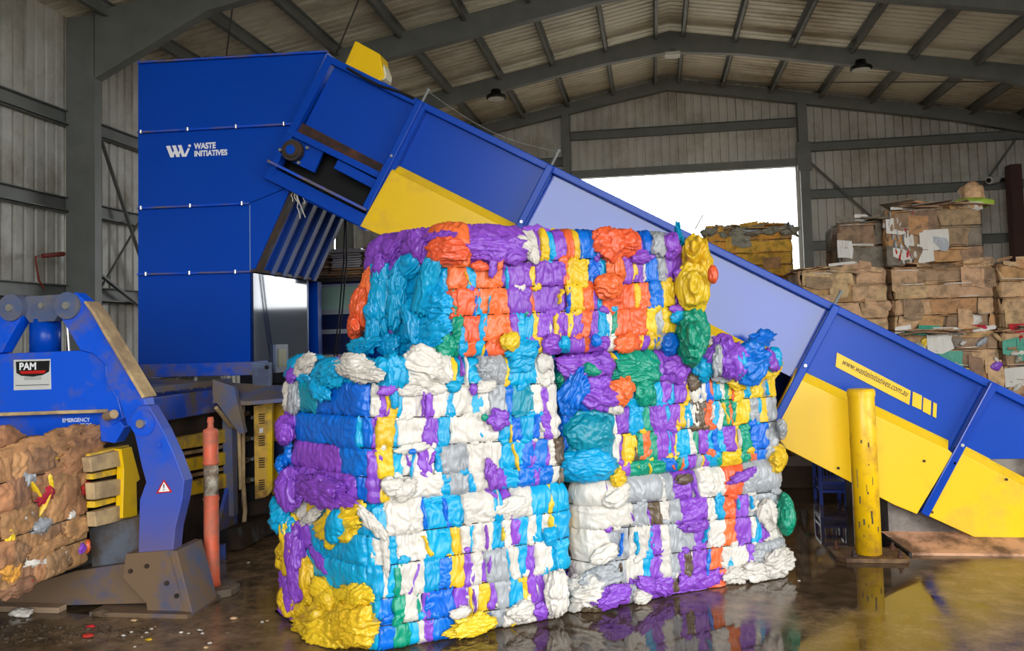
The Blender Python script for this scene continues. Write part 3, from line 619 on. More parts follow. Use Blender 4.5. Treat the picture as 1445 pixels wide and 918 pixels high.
# ------------------------------------------------------------------ control cabin behind the hopper
cbn = empty('control_cabin', (-3.2, 9.5, 0), label='navy blue cabin with a long greenish window behind the hopper', cat='cabin')
YB = 9.3
xa, xb = on(444, 450, 1, YB)[0]-.9, on(508, 450, 1, YB)[0]+.15
zt = on(470, 398, 1, YB)[2]
MB().box(xa, xb, YB, YB+1.6, 0, zt).build('cabin_body', mat('cabin_navy', (.10, .14, .30), .25), cbn)
z1, z2 = on(470, 405, 1, YB)[2], on(470, 437, 1, YB)[2]
MB().box(xa+.05, xb-.12, YB-.015, YB-.005, z2, z1).build('window_pane', GLASS, cbn)
z3 = on(470, 441, 1, YB)[2]; MB().box(xa, xb, YB-.04, YB, z3-.02, z2).build('window_sill', CHROME, cbn)
MB().box(xa, xb, YB-.04, YB, z1, z1+.03).build('window_head', CHROME, cbn)
z4 = on(470, 467, 1, YB)[2]; MB().box(xa, xb, YB-.03, YB, z4-.03, z4+.02).build('trim_rail', CHROME, cbn)
z5 = on(470, 501, 1, YB)[2]; MB().box(xa, xb, YB-.03, YB, z5-.02, z5+.01).build('trim_rail', CHROME, cbn)
MB().box(xb-.13, xb-.04, YB-.04, YB, z2, z1).build('window_jamb', BLUE, cbn)
MB().box(xb+.02, xb+.12, YB-.05, YB+.1, 0, zt+.1).build('cabin_corner_post', GALV, cbn)
MB().box(xa, xb+.4, YB-.08, YB+1.7, zt, zt+.05).build('cabin_roof', DARK, cbn)
cp = empty('hanging_cable', (-2.7, 7.4, 0), label='pair of thin black cables hanging behind the conveyor head down to the film bales', cat='cable')
for dx in (0, 4):
    MB().tube([P(487+dx*.3, 300, 7.9), P(485+dx, 370, 7.9), P(479+dx, 440, 7.9), P(472+dx, 500, 7.9), P(470+dx, 540, 7.9)], .008, 6).build('cable_strand', BLACKP, cp)
# flattened cardboard on the cabin roof
rng = random.Random(5)
zc = zt+.05; ORD = ['lowest', 'second', 'third', 'fourth', 'fifth', 'sixth', 'seventh', 'eighth', 'ninth', 'tenth', 'eleventh', 'twelfth']
for k in range(12):
    for j, (x0, w) in enumerate(((xa+.65, .42), (xa+1.08, .38), (xa+1.48, .40))):
        if k > 9-j*0 and j == 0: continue
        o = MB().box(x0+rng.uniform(-.03, .03), x0+w+rng.uniform(-.03, .03), YB+rng.uniform(0, .06), YB+.8, zc+k*.028, zc+k*.028+.02).build('flattened_carton', FILM['w' if (j == 1 and k > 3) else rng.choice('Kmk')], None)
        tag(o, ORD[k]+' flattened carton from the bottom of the '+['left brown', 'middle pale', 'right brown'][j]+' pile on the cabin roof', 'carton', 'flattened cartons on the cabin roof')

# ------------------------------------------------------------------ bales
NZ = noise.noise
def ridged(x, y, z): return 1-abs(NZ((x, y, z)))*2.2
class Bale:
    def __init__(s, name, corners, z0, z1, label, cat='bale', group=None, R=.10, Rt=.07, Rb=.05, core='b'):
        """corners: footprint, counter-clockwise seen from above, corner 1 is the near-left one; front runs corner 1 -> 2, left end is corner 0 -> 1"""
        s.z0, s.z1, s.R, s.Rt, s.Rb = z0, z1, R, Rt, Rb
        c = np.array(corners, float); n = len(c); s.c = c
        pts = []; s.cp = []
        for i in range(n):
            a, b, d = c[i-1], c[i], c[(i+1) % n]
            u, v = (a-b), (d-b); lu, lv = np.linalg.norm(u), np.linalg.norm(v); r = min(R, lu*.4, lv*.4)
            p0, p2 = b+u/lu*r, b+v/lv*r
            pts += [(1-t)**2*p0+2*t*(1-t)*b+t*t*p2 for t in np.linspace(0, 1, 7)]
        pts = np.array(pts); pts = np.vstack([pts, pts[:1]])
        seg = np.linalg.norm(np.diff(pts, axis=0), axis=1); cum = np.r_[0, np.cumsum(seg)]
        s.L = cum[-1]; m = int(s.L/.015); q = np.linspace(0, s.L, m+1)
        s.xy = np.c_[np.interp(q, cum, pts[:, 0]), np.interp(q, cum, pts[:, 1])]; s.q = q
        d = np.gradient(s.xy, axis=0); d[0] = d[-1] = s.xy[1]-s.xy[-2]; d /= np.linalg.norm(d, axis=1)[:, None]
        s.nrm = np.c_[d[:, 1], -d[:, 0]]
        s.off = q[np.argmin(np.linalg.norm(s.xy-c[1], axis=1))]   # p = 0 at the near-left corner
        ctr = c.mean(0)
        s.root = empty(name, (ctr[0], ctr[1], z0), label=label, cat=cat, group=group)
        # core
        k = 40; qs = np.linspace(0, s.L, k, endpoint=False); v = []
        prof = [(.09, z0+.012), (.035, z0+.07), (.03, (z0+z1)/2), (.035, z1-.09), (.09, z1-.03), (.3, z1-.02)]
        for ins, z in prof:
            for a in qs:
                x_, y_ = np.interp(a, s.q, s.xy[:, 0]), np.interp(a, s.q, s.xy[:, 1]); nx, ny = np.interp(a, s.q, s.nrm[:, 0]), np.interp(a, s.q, s.nrm[:, 1])
                j = .015*NZ((x_*5, y_*5, z*9)); v.append((x_-nx*(ins+j), y_-ny*(ins+j), z+j*.5))
        f = [(i*k+j, i*k+(j+1) % k, (i+1)*k+(j+1) % k, (i+1)*k+j) for i in range(len(prof)-1) for j in range(k)]+[tuple(range(k-1, -1, -1)), tuple((len(prof)-1)*k+j for j in range(k))]
        mesh('bale_core', v, f, FILM[core], s.root)
        s.rand = random.Random(hash(label) % 1 if False else sum(map(ord, label)))
        s.lend = float(np.linalg.norm(c[0]-c[1])); s.front = float(np.linalg.norm(c[2]-c[1]))
    def at(s, p, h, w):
        a = (p+s.off) % s.L; i = a/s.L*(len(s.q)-1); k = int(i); t = i-k; k2 = min(k+1, len(s.q)-1)
        x_ = s.xy[k, 0]*(1-t)+s.xy[k2, 0]*t; y_ = s.xy[k, 1]*(1-t)+s.xy[k2, 1]*t
        nx = s.nrm[k, 0]*(1-t)+s.nrm[k2, 0]*t; ny = s.nrm[k, 1]*(1-t)+s.nrm[k2, 1]*t
        H = s.z1; Rt, Rb = s.Rt, s.Rb
        if h > H-Rt:
            al = (h-(H-Rt))/Rt; 
            if al > 1.57: ins = Rt+(al-1.57)*Rt; z = H; oz = 1; oh = 0
            else: ins = Rt*(1-math.cos(al)); z = H-Rt+Rt*math.sin(al); oz = math.sin(al); oh = math.cos(al)
        elif h < s.z0+Rb:
            al = min((s.z0+Rb-h)/Rb, 1.3); ins = Rb*(1-math.cos(al)); z = s.z0+Rb-Rb*math.sin(al); oz = -math.sin(al)*.3; oh = math.cos(al)
        else: ins = 0; z = h; oz = 0; oh = 1
        return (x_-nx*ins+nx*w*oh, y_-ny*ins+ny*w*oh, max(z+w*oz, .004))
    def frompx(s, px, py, lo=None, hi=None):
        ps = np.arange(-s.lend+.03, s.front+.04, .005); a = (ps+s.off) % s.L
        X = np.interp(a, s.q, s.xy[:, 0]); Y = np.interp(a, s.q, s.xy[:, 1])
        u = F_PX*up+(py-CY)*fw; z = EYE-(X*u[0]+Y*u[1])/u[2]
        d = np.c_[X, Y, z-EYE]; x_ = CX+F_PX*(d@rt)/(d@fw)
        k = int(np.argmin(x_)) if px < 700 else 0; x_[:k] = -1e6; i = int(np.argmin(abs(x_-px))); return float(ps[i]), float(z[i])
    def piece(s, p0, p1, h0, h1, col, style='film', seed=None, w0=0, name='film_bundle', res=.0052, skew=0):
        wd, hg = p1-p0, h1-h0
        if style == 'card': res = .022
        nu = max(5, min(110, int(wd/res))); nv = max(6, min(60, int(hg/res/1.25)))
        sd = s.rand.uniform(0, 500) if seed is None else seed
        B = {'film': .021, 'smooth': .034, 'crumple': .026, 'card': .012, 'back': .022}[style]*s.rand.uniform(.6, 1.4)
        v = []; jit = .016 if style != 'card' else .012
        tp = [s.rand.uniform(-.22, .22)*min(wd, .07) for _ in range(4)] if style == 'film' else ([s.rand.uniform(-.05, .05) for _ in range(4)] if style == 'card' else [0]*4)
        pk = s.rand.uniform(-.06, .06)
        for j in range(nv+1):
            t = j/nv; e = min(1, abs(2*t-1+pk)); 
            jl = jit*NZ((sd, t*3.1, 1.3))+.004*NZ((sd, t*11, 5.3))+skew*t+tp[0]*t+tp[1]*(1-t); jr = jit*NZ((sd+9, t*3.1, 4.1))+.004*NZ((sd+3, t*11, 5.3))+skew*t+tp[2]*t+tp[3]*(1-t)
            pinch = (1-e**4)**.7 if e < 1 else 0
            for i in range(nu+1):
                u = i/nu; f = abs(2*u-1)
                hj = (.03 if style == 'card' else .008)*NZ((p0*9+u*wd*9, sd, 7.7)) if (j == 0 or j == nv) else 0
                p = p0+jl+(wd+jr-jl)*u; h = h0+hg*t+hj
                side = (1-f**6)**.5 if f < 1 else 0
                lu, lv = p, h
                if style == 'card':
                    w = w0+B*(1-e**4)*.8+.014*ridged(lu*2.2+sd, lv*4, sd)+.008*NZ((lu*11, lv*15, sd))-(.008 if f > .99 or e > .99 else 0)
                else:
                    w = w0-.010+B*pinch*(.4+.6*side)+.010*side
                    a = NZ((lu*7+sd, lv*6, 3.1))
                    if style in ('film', 'back'):
                        r1 = ridged(lu*34+a*2.2, lv*4.5, sd); r2 = ridged(lu*80+a*3, lv*10, sd+5)
                        w += (.0095*(.55+.8*e))*r1+.0042*r2*(.6+e)+.0075*ridged(lu*15+sd, lv*17+a*2.5, sd+7)-.006
                    elif style == 'smooth':
                        w += .009*(.3+1.4*e*e)*ridged(lu*24+a*2, lv*8, sd)+.010*NZ((lu*8+sd, lv*12, 2.2))+.0045*ridged(lu*18+lv*14, lv*26+a*3, sd)-.004
                    else:
                        w += .013*ridged(lu*12+a*1.6+sd, lv*15, sd)+.009*ridged(lu*26+a*2, lv*34, sd)+.0045*ridged(lu*60, lv*70+a*3, sd)
                v.append(s.at(p, h, w))
        m = nu+1
        f_ = [(j*m+i, j*m+i+1, (j+1)*m+i+1, (j+1)*m+i) for j in range(nv) for i in range(nu)]
        return mesh(name, v, f_, FILM[col], s.root, smooth=(style != 'card'))
    def clump(s, px, py, rx, ry, col, out=.02, rot=0, seed=None, thick=None, amp=1.0, name='crumpled_bag', pz=None, res=1.0, lobes=1.0):
        p, z = s.frompx(px, py) if pz is None else pz
        sd = s.rand.uniform(0, 500) if seed is None else seed
        if pz is None:      # allow for how far the clump stands off the face
            dd = np.array(s.at(p, z, out))-CAM; x2, y2 = CX+F_PX*(dd@rt)/(dd@fw), CY-F_PX*(dd@up)/(dd@fw)
            p, z = s.frompx(2*px-x2, 2*py-y2)
        a = s.at(p, z, out); b = s.at(p+.02, z, out); c = s.at(p-.02, z, out)
        tx = Vector(b)-Vector(c); tx.z = 0; tx.normalize(); nz_ = Vector((tx.y, -tx.x, 0)); uz = Vector((0, 0, 1))
        dist = (Vector(a)-Vector(CAM)).dot(Vector(fw)); k = dist/F_PX
        fo = max(.45, abs(tx.dot(Vector(rt))))
        if pz is None:
            dd = np.array(a)-CAM; ex = px-(CX+F_PX*(dd@rt)/(dd@fw)); sh = max(-.16, min(.16, ex*k/fo)); a = tuple(Vector(a)+tx*sh)
        hx, hz = rx*k/fo, ry*k; th = thick if thick else min(hx, hz)*.65
        n = int(max(10, min(64, max(rx, ry)*1.7*res)))*2; m = int(n*.6)
        co, so = math.cos(math.radians(rot)), math.sin(math.radians(rot)); v = []
        sc = 1/max(.02, min(hx, hz)); fx_, fy_ = (2.5, .8) if ry > rx*1.25 else ((.8, 2.5) if rx > ry*1.25 or col == 'y' else s.rand.choice(((2.3, 1.0), (1.0, 2.3), (1.6, 1.6))))
        for j in range(m+1):
            ph = math.pi*j/m
            for i in range(n):
                t = 2*math.pi*i/n; d = (math.sin(ph)*math.cos(t), math.cos(ph), math.sin(ph)*math.sin(t))
                q = (d[0]*hx*sc, d[1]*hz*sc, d[2]*th*sc)
                wv = NZ((q[0]*.9+sd, q[1]*.9, q[2]*.9))
                r = .98+amp*(.30*lobes*wv+.22*(ridged(q[0]*fx_+sd+wv*.6, q[1]*fy_+wv*.9, q[2]*1.4)-.55)+.11*(ridged(q[0]*2.2*fx_+wv, q[1]*2.2*fy_+wv*2, q[2]*3+sd)-.5)+.045*ridged(q[0]*5*fx_, q[1]*5*fy_+wv*3, q[2]*6+sd))
                x_, y_, z_ = d[0]*hx*r, d[1]*hz*r, d[2]*th*r
                x_, y_ = x_*co-y_*so, x_*so+y_*co
                w_ = Vector(a)+tx*x_+uz*y_+nz_*z_; w_.z = max(w_.z, .005); v.append(w_)
        f = [(j*n+i, j*n+(i+1) % n, (j+1)*n+(i+1) % n, (j+1)*n+i) for j in range(m) for i in range(n)]
        return mesh(name, v, f, FILM[col], s.root, smooth=True)
    def rows(s, xa, ya, xb, yb):
        """wire heights read at two places of the front"""
        s.pa = s.frompx(xa, (ya[0]+ya[-1])/2)[0]; s.pb = s.frompx(xb, (yb[0]+yb[-1])/2)[0]
        s.za = [s.frompx(xa, y)[1] for y in ya]; s.zb = [s.frompx(xb, y)[1] for y in yb]
        s.za[0] = s.zb[0] = s.z1+.05; s.za[-1] = s.zb[-1] = s.z0+.0; s.ya, s.yb, s.xa, s.xb = ya, yb, xa, xb
    def zr(s, i, p):
        t = min(max((p-s.pa)/(s.pb-s.pa), -.15), 1.1); return s.za[i]*(1-t)+s.zb[i]*t
    def fill(s, i, x0, spec, style='film'):
        """row i from pixel x0: 'c540 w560 ...' colour then the pixel where it ends; a capital style letter may follow: S smooth, C crumpled"""
        px = x0
        for tok in spec.split():
            col = tok[0]; st = style
            if tok[-1] == 'S': st = 'smooth'; tok = tok[:-1]
            elif tok[-1] == 'C': st = 'crumple'; tok = tok[:-1]
            x1 = float(tok[1:])
            tt = (px-s.xa)/(s.xb-s.xa); ym = ((s.ya[i]+s.ya[i+1])*(1-tt)+(s.yb[i]+s.yb[i+1])*tt)/2
            p0 = s.frompx(px, ym)[0]; p1 = s.frompx(x1, ym)[0]
            if p1-p0 > .004:
                pm = (p0+p1)/2; e = .012
                s.piece(p0-e, p1+e, s.zr(i+1, pm)-.006, s.zr(i, pm)+.006, col, st, w0=s.rand.uniform(-.006, .008), skew=s.rand.uniform(-.012, .012))
                if i < len(s.za)-2 and s.rand.random() < .38 and px > s.xa-10 and x1 < s.xb+6:
                    xk = (px+x1)/2+s.rand.uniform(-3, 3); yk = s.ya[i+1]*(1-(xk-s.xa)/(s.xb-s.xa))+s.yb[i+1]*(xk-s.xa)/(s.xb-s.xa)
                    s.clump(xk, yk+s.rand.uniform(-3, 3), min(9, (x1-px)*.5+2), s.rand.uniform(3, 6), col, .016, s.rand.uniform(-40, 40), name='film_knot', res=1.2)
            px = x1
    def rest(s, pstart, pend, pal, rows=None, wmin=.12, wmax=.3, style='back', name='film_bundle', res=.035):
        """cover the sides away from the camera"""
        zs = rows or [s.zr(i, pstart) for i in range(len(s.za))]
        for i in range(len(zs)-1):
            p = pstart
            while p < pend-.02:
                w = min(s.rand.uniform(wmin, wmax), pend-p)
                s.piece(p-.008, p+w+.008, zs[i+1]-.004, zs[i]+.004, s.rand.choice(pal), style if style != 'mix' else s.rand.choice(('film', 'crumple', 'film')), res=res if style != 'mix' else .009, name=name); p += w
    def wires(s, n, p0=None, p1=None, w=.019, zs=None):
        for i in range(1, n):
            mb = MB(); pts = []; p = -s.off*0
            for k in range(120):
                pp = s.L*k/119; q = pp if pp < s.L*.6 else pp-s.L
                z = s.zr(i, q) if zs is None else zs[i]
                pts.append(s.at(pp, z, w+.004*NZ((pp*6, i*3.3, 1.1))))
            # keep the loop closed where the two height readings meet
            mb.tube(pts, .003, 5, caps=False).build('baling_wire', WIREM, s.root)
    def slivers(s, n, pal):
        for k in range(n):
            i = s.rand.randrange(0, len(s.za)-1); p = s.rand.uniform(.05, s.front-.08); w = s.rand.uniform(.009, .022)
            h1 = s.zr(i, p)-s.rand.uniform(0, .04); h0 = s.zr(min(i+1, len(s.za)-1), p)+s.rand.uniform(-.02, .05)
            s.piece(p, p+w, h0, min(h1, s.z1), s.rand.choice(pal), 'film', w0=.016, skew=s.rand.uniform(-.05, .05), name='film_strip')
    def knotline(s, i, specs):
        for tok in specs.split():
            col = tok[0]; x_ = float(tok[1:]); tt = (x_-s.xa)/(s.xb-s.xa); y_ = s.ya[i]*(1-tt)+s.yb[i]*tt
            s.clump(x_, y_, s.rand.uniform(5, 9), s.rand.uniform(4, 7), col, .016, s.rand.uniform(-30, 30), name='film_knot', res=1.3)

O = np.array([-1.48, 4.37]); D = np.array([.81, .587]); D /= np.linalg.norm(D); NB = np.array([-D[1], D[0]])
def foot(u0, u1, depth, lend, ang):
    nl = O+D*u0; nr = O+D*u1; e = np.array([math.cos(math.radians(ang)), math.sin(math.radians(ang))])
    return [nl+e*lend, nl, nr, nr+NB*depth]
def quad(u0, u1, depth, lend, ang): return foot(u0, u1, depth, lend, ang)

# bottom left bale
B1 = Bale('film_bale', quad(0, 1.20, .95, .96, 143), 0, .745, 'cyan and white plastic film bale, bottom left of the stack, yellow bag at its corner', group='plastic film bales in the stack', core='c')
B1.rows(520, [712, 755, 797, 842, 880, 922], 800, [697, 717, 755, 800, 838, 866])
B1.fill(0, 402, 'w440C y450 c520S c545 w593C c655 w695C c705 p720 w746C c772 y779 c806')
B1.fill(1, 402, 'y412C p446S c520S c531 w547 c561 w603 c640 y648 w664 c669 w689 c711 w721 p729 c745 w752 c762 w771 y778 c806')
B1.fill(2, 402, 'y410C p438S c520S c539 w546 c557 G563 w601 c618 b637 y653 p664 w678 p686 g710 c719 w730 c738 p752 w766 w777 c800')
B1.fill(3, 402, 'p424C y520C c535 b553 G567 w585 G590 w595 p602 b641 p659 w672 y690 p698 g718 c735 y744 p753 w758 p768 w782 c790')
B1.fill(4, 402, 'p418C y522C c535 b553 G574 c590 w600 p607 b640 y697C g712 w754C p774C w790C')
B1.rest(1.22, B1.L-.93, 'cwbpyg'); B1.wires(5)
B1.clump(478, 740, 36, 24, 'y', .03, 20, amp=1.4); B1.clump(474, 742, 20, 17, 'c', .075, 60, amp=.6)
B1.clump(525, 738, 9, 28, 'w', .04, 42); B1.clump(440, 728, 26, 9, 'w', .03, 30); B1.clump(543, 775, 5, 32, 'w', .03, 6)
B1.clump(500, 880, 30, 32, 'y', .06, 0, amp=1.2); B1.clump(455, 885, 42, 30, 'y', .06, 10, amp=1.3); B1.clump(455, 835, 22, 18, 'y', .05, -20, amp=1.3); B1.clump(500, 838, 28, 16, 'y', .05, 10, amp=1.2)
B1.clump(433, 815, 10, 26, 'y', .05, 5); B1.clump(417, 790, 13, 50, 'p', .06, 5); B1.clump(452, 790, 20, 10, 'p', .03, -35)
B1.clump(402, 728, 20, 24, 'c', .05, -20, amp=1.4); B1.clump(412, 755, 13, 30, 'y', .05, 20, amp=1.3); B1.clump(403, 780, 18, 9, 'y', .06, 20, amp=1.3); B1.clump(409, 790, 9, 26, 'y', .05, 0, amp=1.4); B1.clump(410, 830, 10, 26, 'p', .04, 0, amp=1.3)
B1.clump(406, 850, 11, 18, 'y', .04, 0, amp=1.4); B1.clump(408, 876, 24, 10, 'p', .06, 28, amp=1.4); B1.clump(396, 887, 9, 8, 'p', .07, 0, amp=1.4)
B1.clump(425, 893, 16, 12, 'y', .12, 20, amp=1.5)
B1.clump(665, 882, 34, 14, 'y', .05, 5, amp=1.3); B1.clump(650, 864, 14, 8, 'w', .05, 0); B1.clump(735, 862, 18, 13, 'w', .05, 10, amp=1.2); B1.clump(764, 860, 13, 12, 'p', .04, -10)
B1.clump(786, 838, 16, 30, 'w', .07, -10, amp=1.2); B1.clump(700, 700, 18, 4, 'p', .03, -40); B1.clump(720, 714, 22, 12, 'w', .03, 15); B1.clump(777, 756, 12, 12, 'c', .03)
B1.clump(617, 703, 28, 9, 'c', .02, 5); B1.clump(567, 715, 22, 10, 'w', .02, 0)
B1.knotline(1, 'c585 c645 w735 w716 c757'); B1.knotline(2, 'p659 w672 c570 c695 c604'); B1.knotline(3, 'w590 w728 w742 w757 c768'); B1.knotline(4, 'w650 w705 p762 b615 c595 w745')

# bottom right bale
B2 = Bale('film_bale', quad(1.30, 2.83, .95, .7, 130), 0, .735, 'white and silver plastic film bale, bottom right of the stack, green bag on side', group='plastic film bales in the stack', core='g', R=.14)
B2.rows(865, [678, 711, 744, 790, 825, 857], 1110, [660, 691, 722, 757, 785, 812])
B2.fill(0, 806, 'w878S g930S w937 g948 p972 g984 w1003C w1020 o1047 g1112S')
B2.fill(1, 806, 'w890S g912 p918 n930 w942 g958 p993C w1008 c1018 o1037 p1053 g1092')
B2.fill(2, 806, 'w858S g886 w912 c917 p931 w940 g960 g976 p997 w1019 o1036 p1059 w1064 c1071 p1078 w1095')
B2.fill(3, 806, 'w845S g880 w905 c914 p933 w941 g957 p962 n973 w976 p997 o1019 w1029 c1034 w1053 p1060 g1112C')
B2.fill(4, 806, 'w846C g866C p885C g895 p947C n957 p1016C o1025 w1066C g1120C')
B2.rest(1.60, B2.L-.5, 'wgpwo'); B2.wires(5)
B2.clump(815, 835, 32, 25, 'w', .07, 10, amp=1.4); B2.clump(850, 815, 30, 16, 'g', .05, 10, amp=1.2); B2.clump(862, 842, 26, 14, 'p', .07, 10, amp=1.5); B2.clump(832, 850, 20, 14, 'n', .04, 0, amp=1.3)
B2.clump(852, 782, 20, 12, 'w', .04, 20); B2.clump(1103, 722, 9, 26, 'G', .05, 8, amp=.9); B2.clump(1098, 793, 24, 18, 'w', .06, 0, amp=1.5); B2.clump(1070, 806, 22, 14, 'w', .05, 0, amp=1.4)
B2.clump(1040, 812, 18, 12, 'w', .04, 0, amp=1.3); B2.clump(975, 838, 38, 11, 'p', .05, 6, amp=1.2); B2.clump(920, 826, 30, 10, 'p', .05, -25, amp=1.1); B2.clump(980, 742, 22, 8, 'p', .04, 0, amp=1.2)
B2.clump(870, 700, 20, 14, 'w', .04, 15, amp=1.1); B2.clump(1085, 725, 14, 20, 'w', .05, 10, amp=1.3); B2.clump(965, 675, 16, 7, 'n', .03, 0); B2.clump(1047, 672, 24, 7, 'p', .04, 12, amp=1.3)
B2.clump(906, 842, 14, 10, 'w', .05, 0, amp=1.3); B2.clump(1010, 828, 13, 12, 'o', .04, 0)
B2.knotline(1, 'w1060 c1013 g1095 g905'); B2.knotline(2, 'w1005 p985 p955 w870 p858 g940'); B2.knotline(3, 'w940 w1035 p968 c915'); B2.knotline(4, 'c1030 p892 w950 w1060')

# middle left bale
B3 = Bale('film_bale', quad(0, 1.17, .95, .85, 143), .748, 1.485, 'white, blue and purple plastic film bale, middle layer left, smooth blue bags at end', group='plastic film bales in the stack', core='b')
B3.rows(545, [500, 541, 588, 631, 672, 706], 785, [508, 540, 583, 617, 656, 692])
B3.fill(0, 410, 'c440C c530S w538 c574 w632C y640 c678 g708C y716 c722 c753 w779')
B3.fill(1, 410, 'w424C t452S b522S w535 p545 y557 c562 w602 p609 w628 c638 w663 c680 w691 g712 b720 t749 w764 p772 w783')
B3.fill(2, 410, 'p422C b509S c513 b524 p537 y552 c559 w597 p616 c633 w703 c718 b735 c750 b757 w765 p773 w783')
B3.fill(3, 410, 'b416C p484S b522S p535 y549 c567 w592 p603 w612 c621 g654 w702 c736 b746 p753 b768 p773 w780 n788')
B3.fill(4, 410, 'p506C b523 p535 y546 w622C c631 g661 c667 w688 p710 c731 b751 p761 b776 w786')
B3.rest(1.19, B3.L-.83, 'wcbpyg'); B3.wires(5)
B3.clump(432, 512, 20, 12, 'w', .05, 25, amp=1.2); B3.clump(507, 517, 36, 19, 'w', .05, -8, amp=1.1); B3.clump(466, 530, 28, 18, 'c', .05, 20, amp=1.4); B3.clump(450, 548, 18, 14, 'c', .06, -25, amp=1.4)
B3.clump(552, 525, 22, 26, 'c', .02, -10, amp=1.0); B3.clump(600, 517, 30, 27, 'w', .03, -30, amp=1.1); B3.clump(547, 550, 13, 7, 'p', .05, 10); B3.clump(557, 562, 6, 14, 'c', .04, 0)
B3.clump(703, 591, 16, 14, 'p', .05, -20, amp=1.3); B3.clump(684, 589, 5, 5, 'G', .06); B3.clump(640, 545, 10, 8, 'c', .04); B3.clump(668, 549, 6, 8, 'p', .04)
B3.clump(580, 550, 22, 8, 'w', .03, 0, amp=1.2); B3.clump(618, 548, 14, 8, 'w', .03); B3.clump(686, 546, 14, 8, 'w', .03, 10); B3.clump(693, 668, 8, 22, 'p', .04, 8, amp=1.2)
B3.clump(583, 632, 20, 7, 'w', .045, 5, amp=1.3); B3.clump(582, 637, 5, 4, 'b', .075); B3.clump(553, 685, 14, 13, 'w', .05, 0, amp=1.2); B3.clump(574, 690, 16, 14, 'w', .05, 30, amp=1.1)
B3.clump(404, 607, 12, 18, 'p', .06, 0, amp=1.2); B3.clump(416, 560, 10, 22, 'g', .04, 0, amp=1.3); B3.clump(410, 530, 8, 10, 'p', .06, 0, amp=1.3)
B3.clump(455, 692, 50, 22, 'p', .06, -4, amp=1.1); B3.clump(412, 688, 18, 26, 'p', .08, 10, amp=1.3); B3.clump(395, 695, 8, 14, 'w', .08, 0, amp=1.4); B3.clump(398, 712, 16, 14, 'c', .10, 0, amp=1.5)
B3.clump(400, 655, 12, 14, 'b', .05, 0, amp=1.3); B3.clump(800, 690, 7, 24, 'y', .0, 12); B3.clump(787, 655, 7, 30, 'n', -.02, 5, amp=1.3)
B3.clump(465, 500, 16, 6, 'p', .0, 10)
B3.clump(735, 512, 20, 14, 'c', .02, 10); B3.clump(768, 512, 12, 15, 'w', .02, 0, amp=.7); B3.clump(690, 520, 17, 14, 'g', .02, 0)
B3.knotline(1, 'w560 w600 c640 w682 y715 w770'); B3.knotline(2, 'p535 w566 w577 w660 w672 c750 c762'); B3.knotline(3, 'w612 c712 w730 w540 w754'); B3.knotline(4, 'w560 w618 c654 w668 w587 b735')

# middle right bale
B4 = Bale('film_bale', quad(1.23, 2.83, .95, .7, 133), .738, 1.475, 'multicoloured plastic film bale with teal and green bags, middle layer right', group='plastic film bales in the stack', core='t', R=.14)
B4.rows(865, [505, 541, 575, 612, 652, 685], 1105, [495, 528, 558, 593, 629, 659])
B4.fill(0, 792, 'p868C b872 G925C p940 c948 b962 p976 n986 c1006 y1026C p1035 c1048 y1068 w1078 y1098')
B4.fill(1, 792, 'b828C c868S w880 c903 G920 c930 p944 c949 p966 y972 w980 b988 w992 b998 o1003 c1012 w1018 G1028 y1050 c1058 y1073 g1082 y1086 g1095')
B4.fill(2, 792, 'b806C t862S w868 p886 c902 G918 p938 c942 p955 y961 c971 w981 n992 o1001 c1012 w1017 G1026 o1031 G1035 y1052 G1056 g1066 c1071 y1082 g1098')
B4.fill(3, 792, 't862S w869 p879 y892 n899 G905 o913 G924 p937 c945 p952 y957 c969 w977 G985 p993 c1003 b1010 c1019 p1037 y1044 G1056 b1079 g1086 y1108')
B4.fill(4, 792, 't868S y878 p886 G935C b953 G958 o962 c969 p981 g986 y993 p998 c1009 G1016 y1041C G1056 o1064 b1080 g1087 y1120C')
B4.rest(1.65, B4.L-.5, 'cGpyob'); B4.wires(5)
B4.clump(820, 517, 36, 16, 'p', .04, -8, amp=1.0); B4.clump(848, 555, 26, 26, 'p', .05, -10, amp=1.2); B4.clump(808, 553, 18, 34, 'b', .07, -25, amp=1.2); B4.clump(876, 550, 18, 20, 'o', .06, -35, amp=1.2)
B4.clump(835, 522, 14, 8, 'G', .08, -25); B4.clump(852, 503, 14, 14, 'p', .07, -30, amp=1.3); B4.clump(788, 538, 10, 14, 'G', .02); B4.clump(895, 528, 34, 20, 'G', .03, -10, amp=1.1)
B4.clump(910, 555, 16, 16, 'G', .04, 0, amp=1.2); B4.clump(868, 575, 12, 10, 'w', .05, -10); B4.clump(955, 520, 18, 18, 'p', .04, -20, amp=1.1)
B4.clump(832, 610, 36, 30, 't', .0, 0, amp=.5, thick=.09); B4.clump(830, 655, 40, 26, 'c', .0, 0, amp=.6, thick=.1); B4.clump(797, 600, 10, 40, 'b', .03, -8, amp=1.3)
B4.clump(870, 672, 12, 14, 'y', .04, 10, amp=1.5); B4.clump(1100, 647, 18, 19, 'y', .04, 0, amp=.8); B4.clump(1103, 606, 12, 13, 'g', .05, -20, amp=1.0)
B4.clump(1027, 498, 32, 26, 'p', .08, -10, amp=1.3); B4.clump(1018, 478, 18, 12, 'p', .04, 0, amp=1.3); B4.clump(1062, 500, 26, 26, 'b', .10, 10, amp=1.3); B4.clump(1072, 482, 24, 12, 'b', .06, 10, amp=1.4); B4.clump(1044, 495, 12, 20, 'c', .12, 30, amp=1.3)
B4.clump(1090, 508, 14, 16, 'c', .08, 0, amp=1.2); B4.clump(1086, 492, 14, 12, 'p', .10, -30, amp=1.2); B4.clump(1013, 508, 7, 22, 'g', .13, -5, amp=1.3); B4.clump(1048, 528, 12, 10, 'c', .08, 0, amp=1.3)
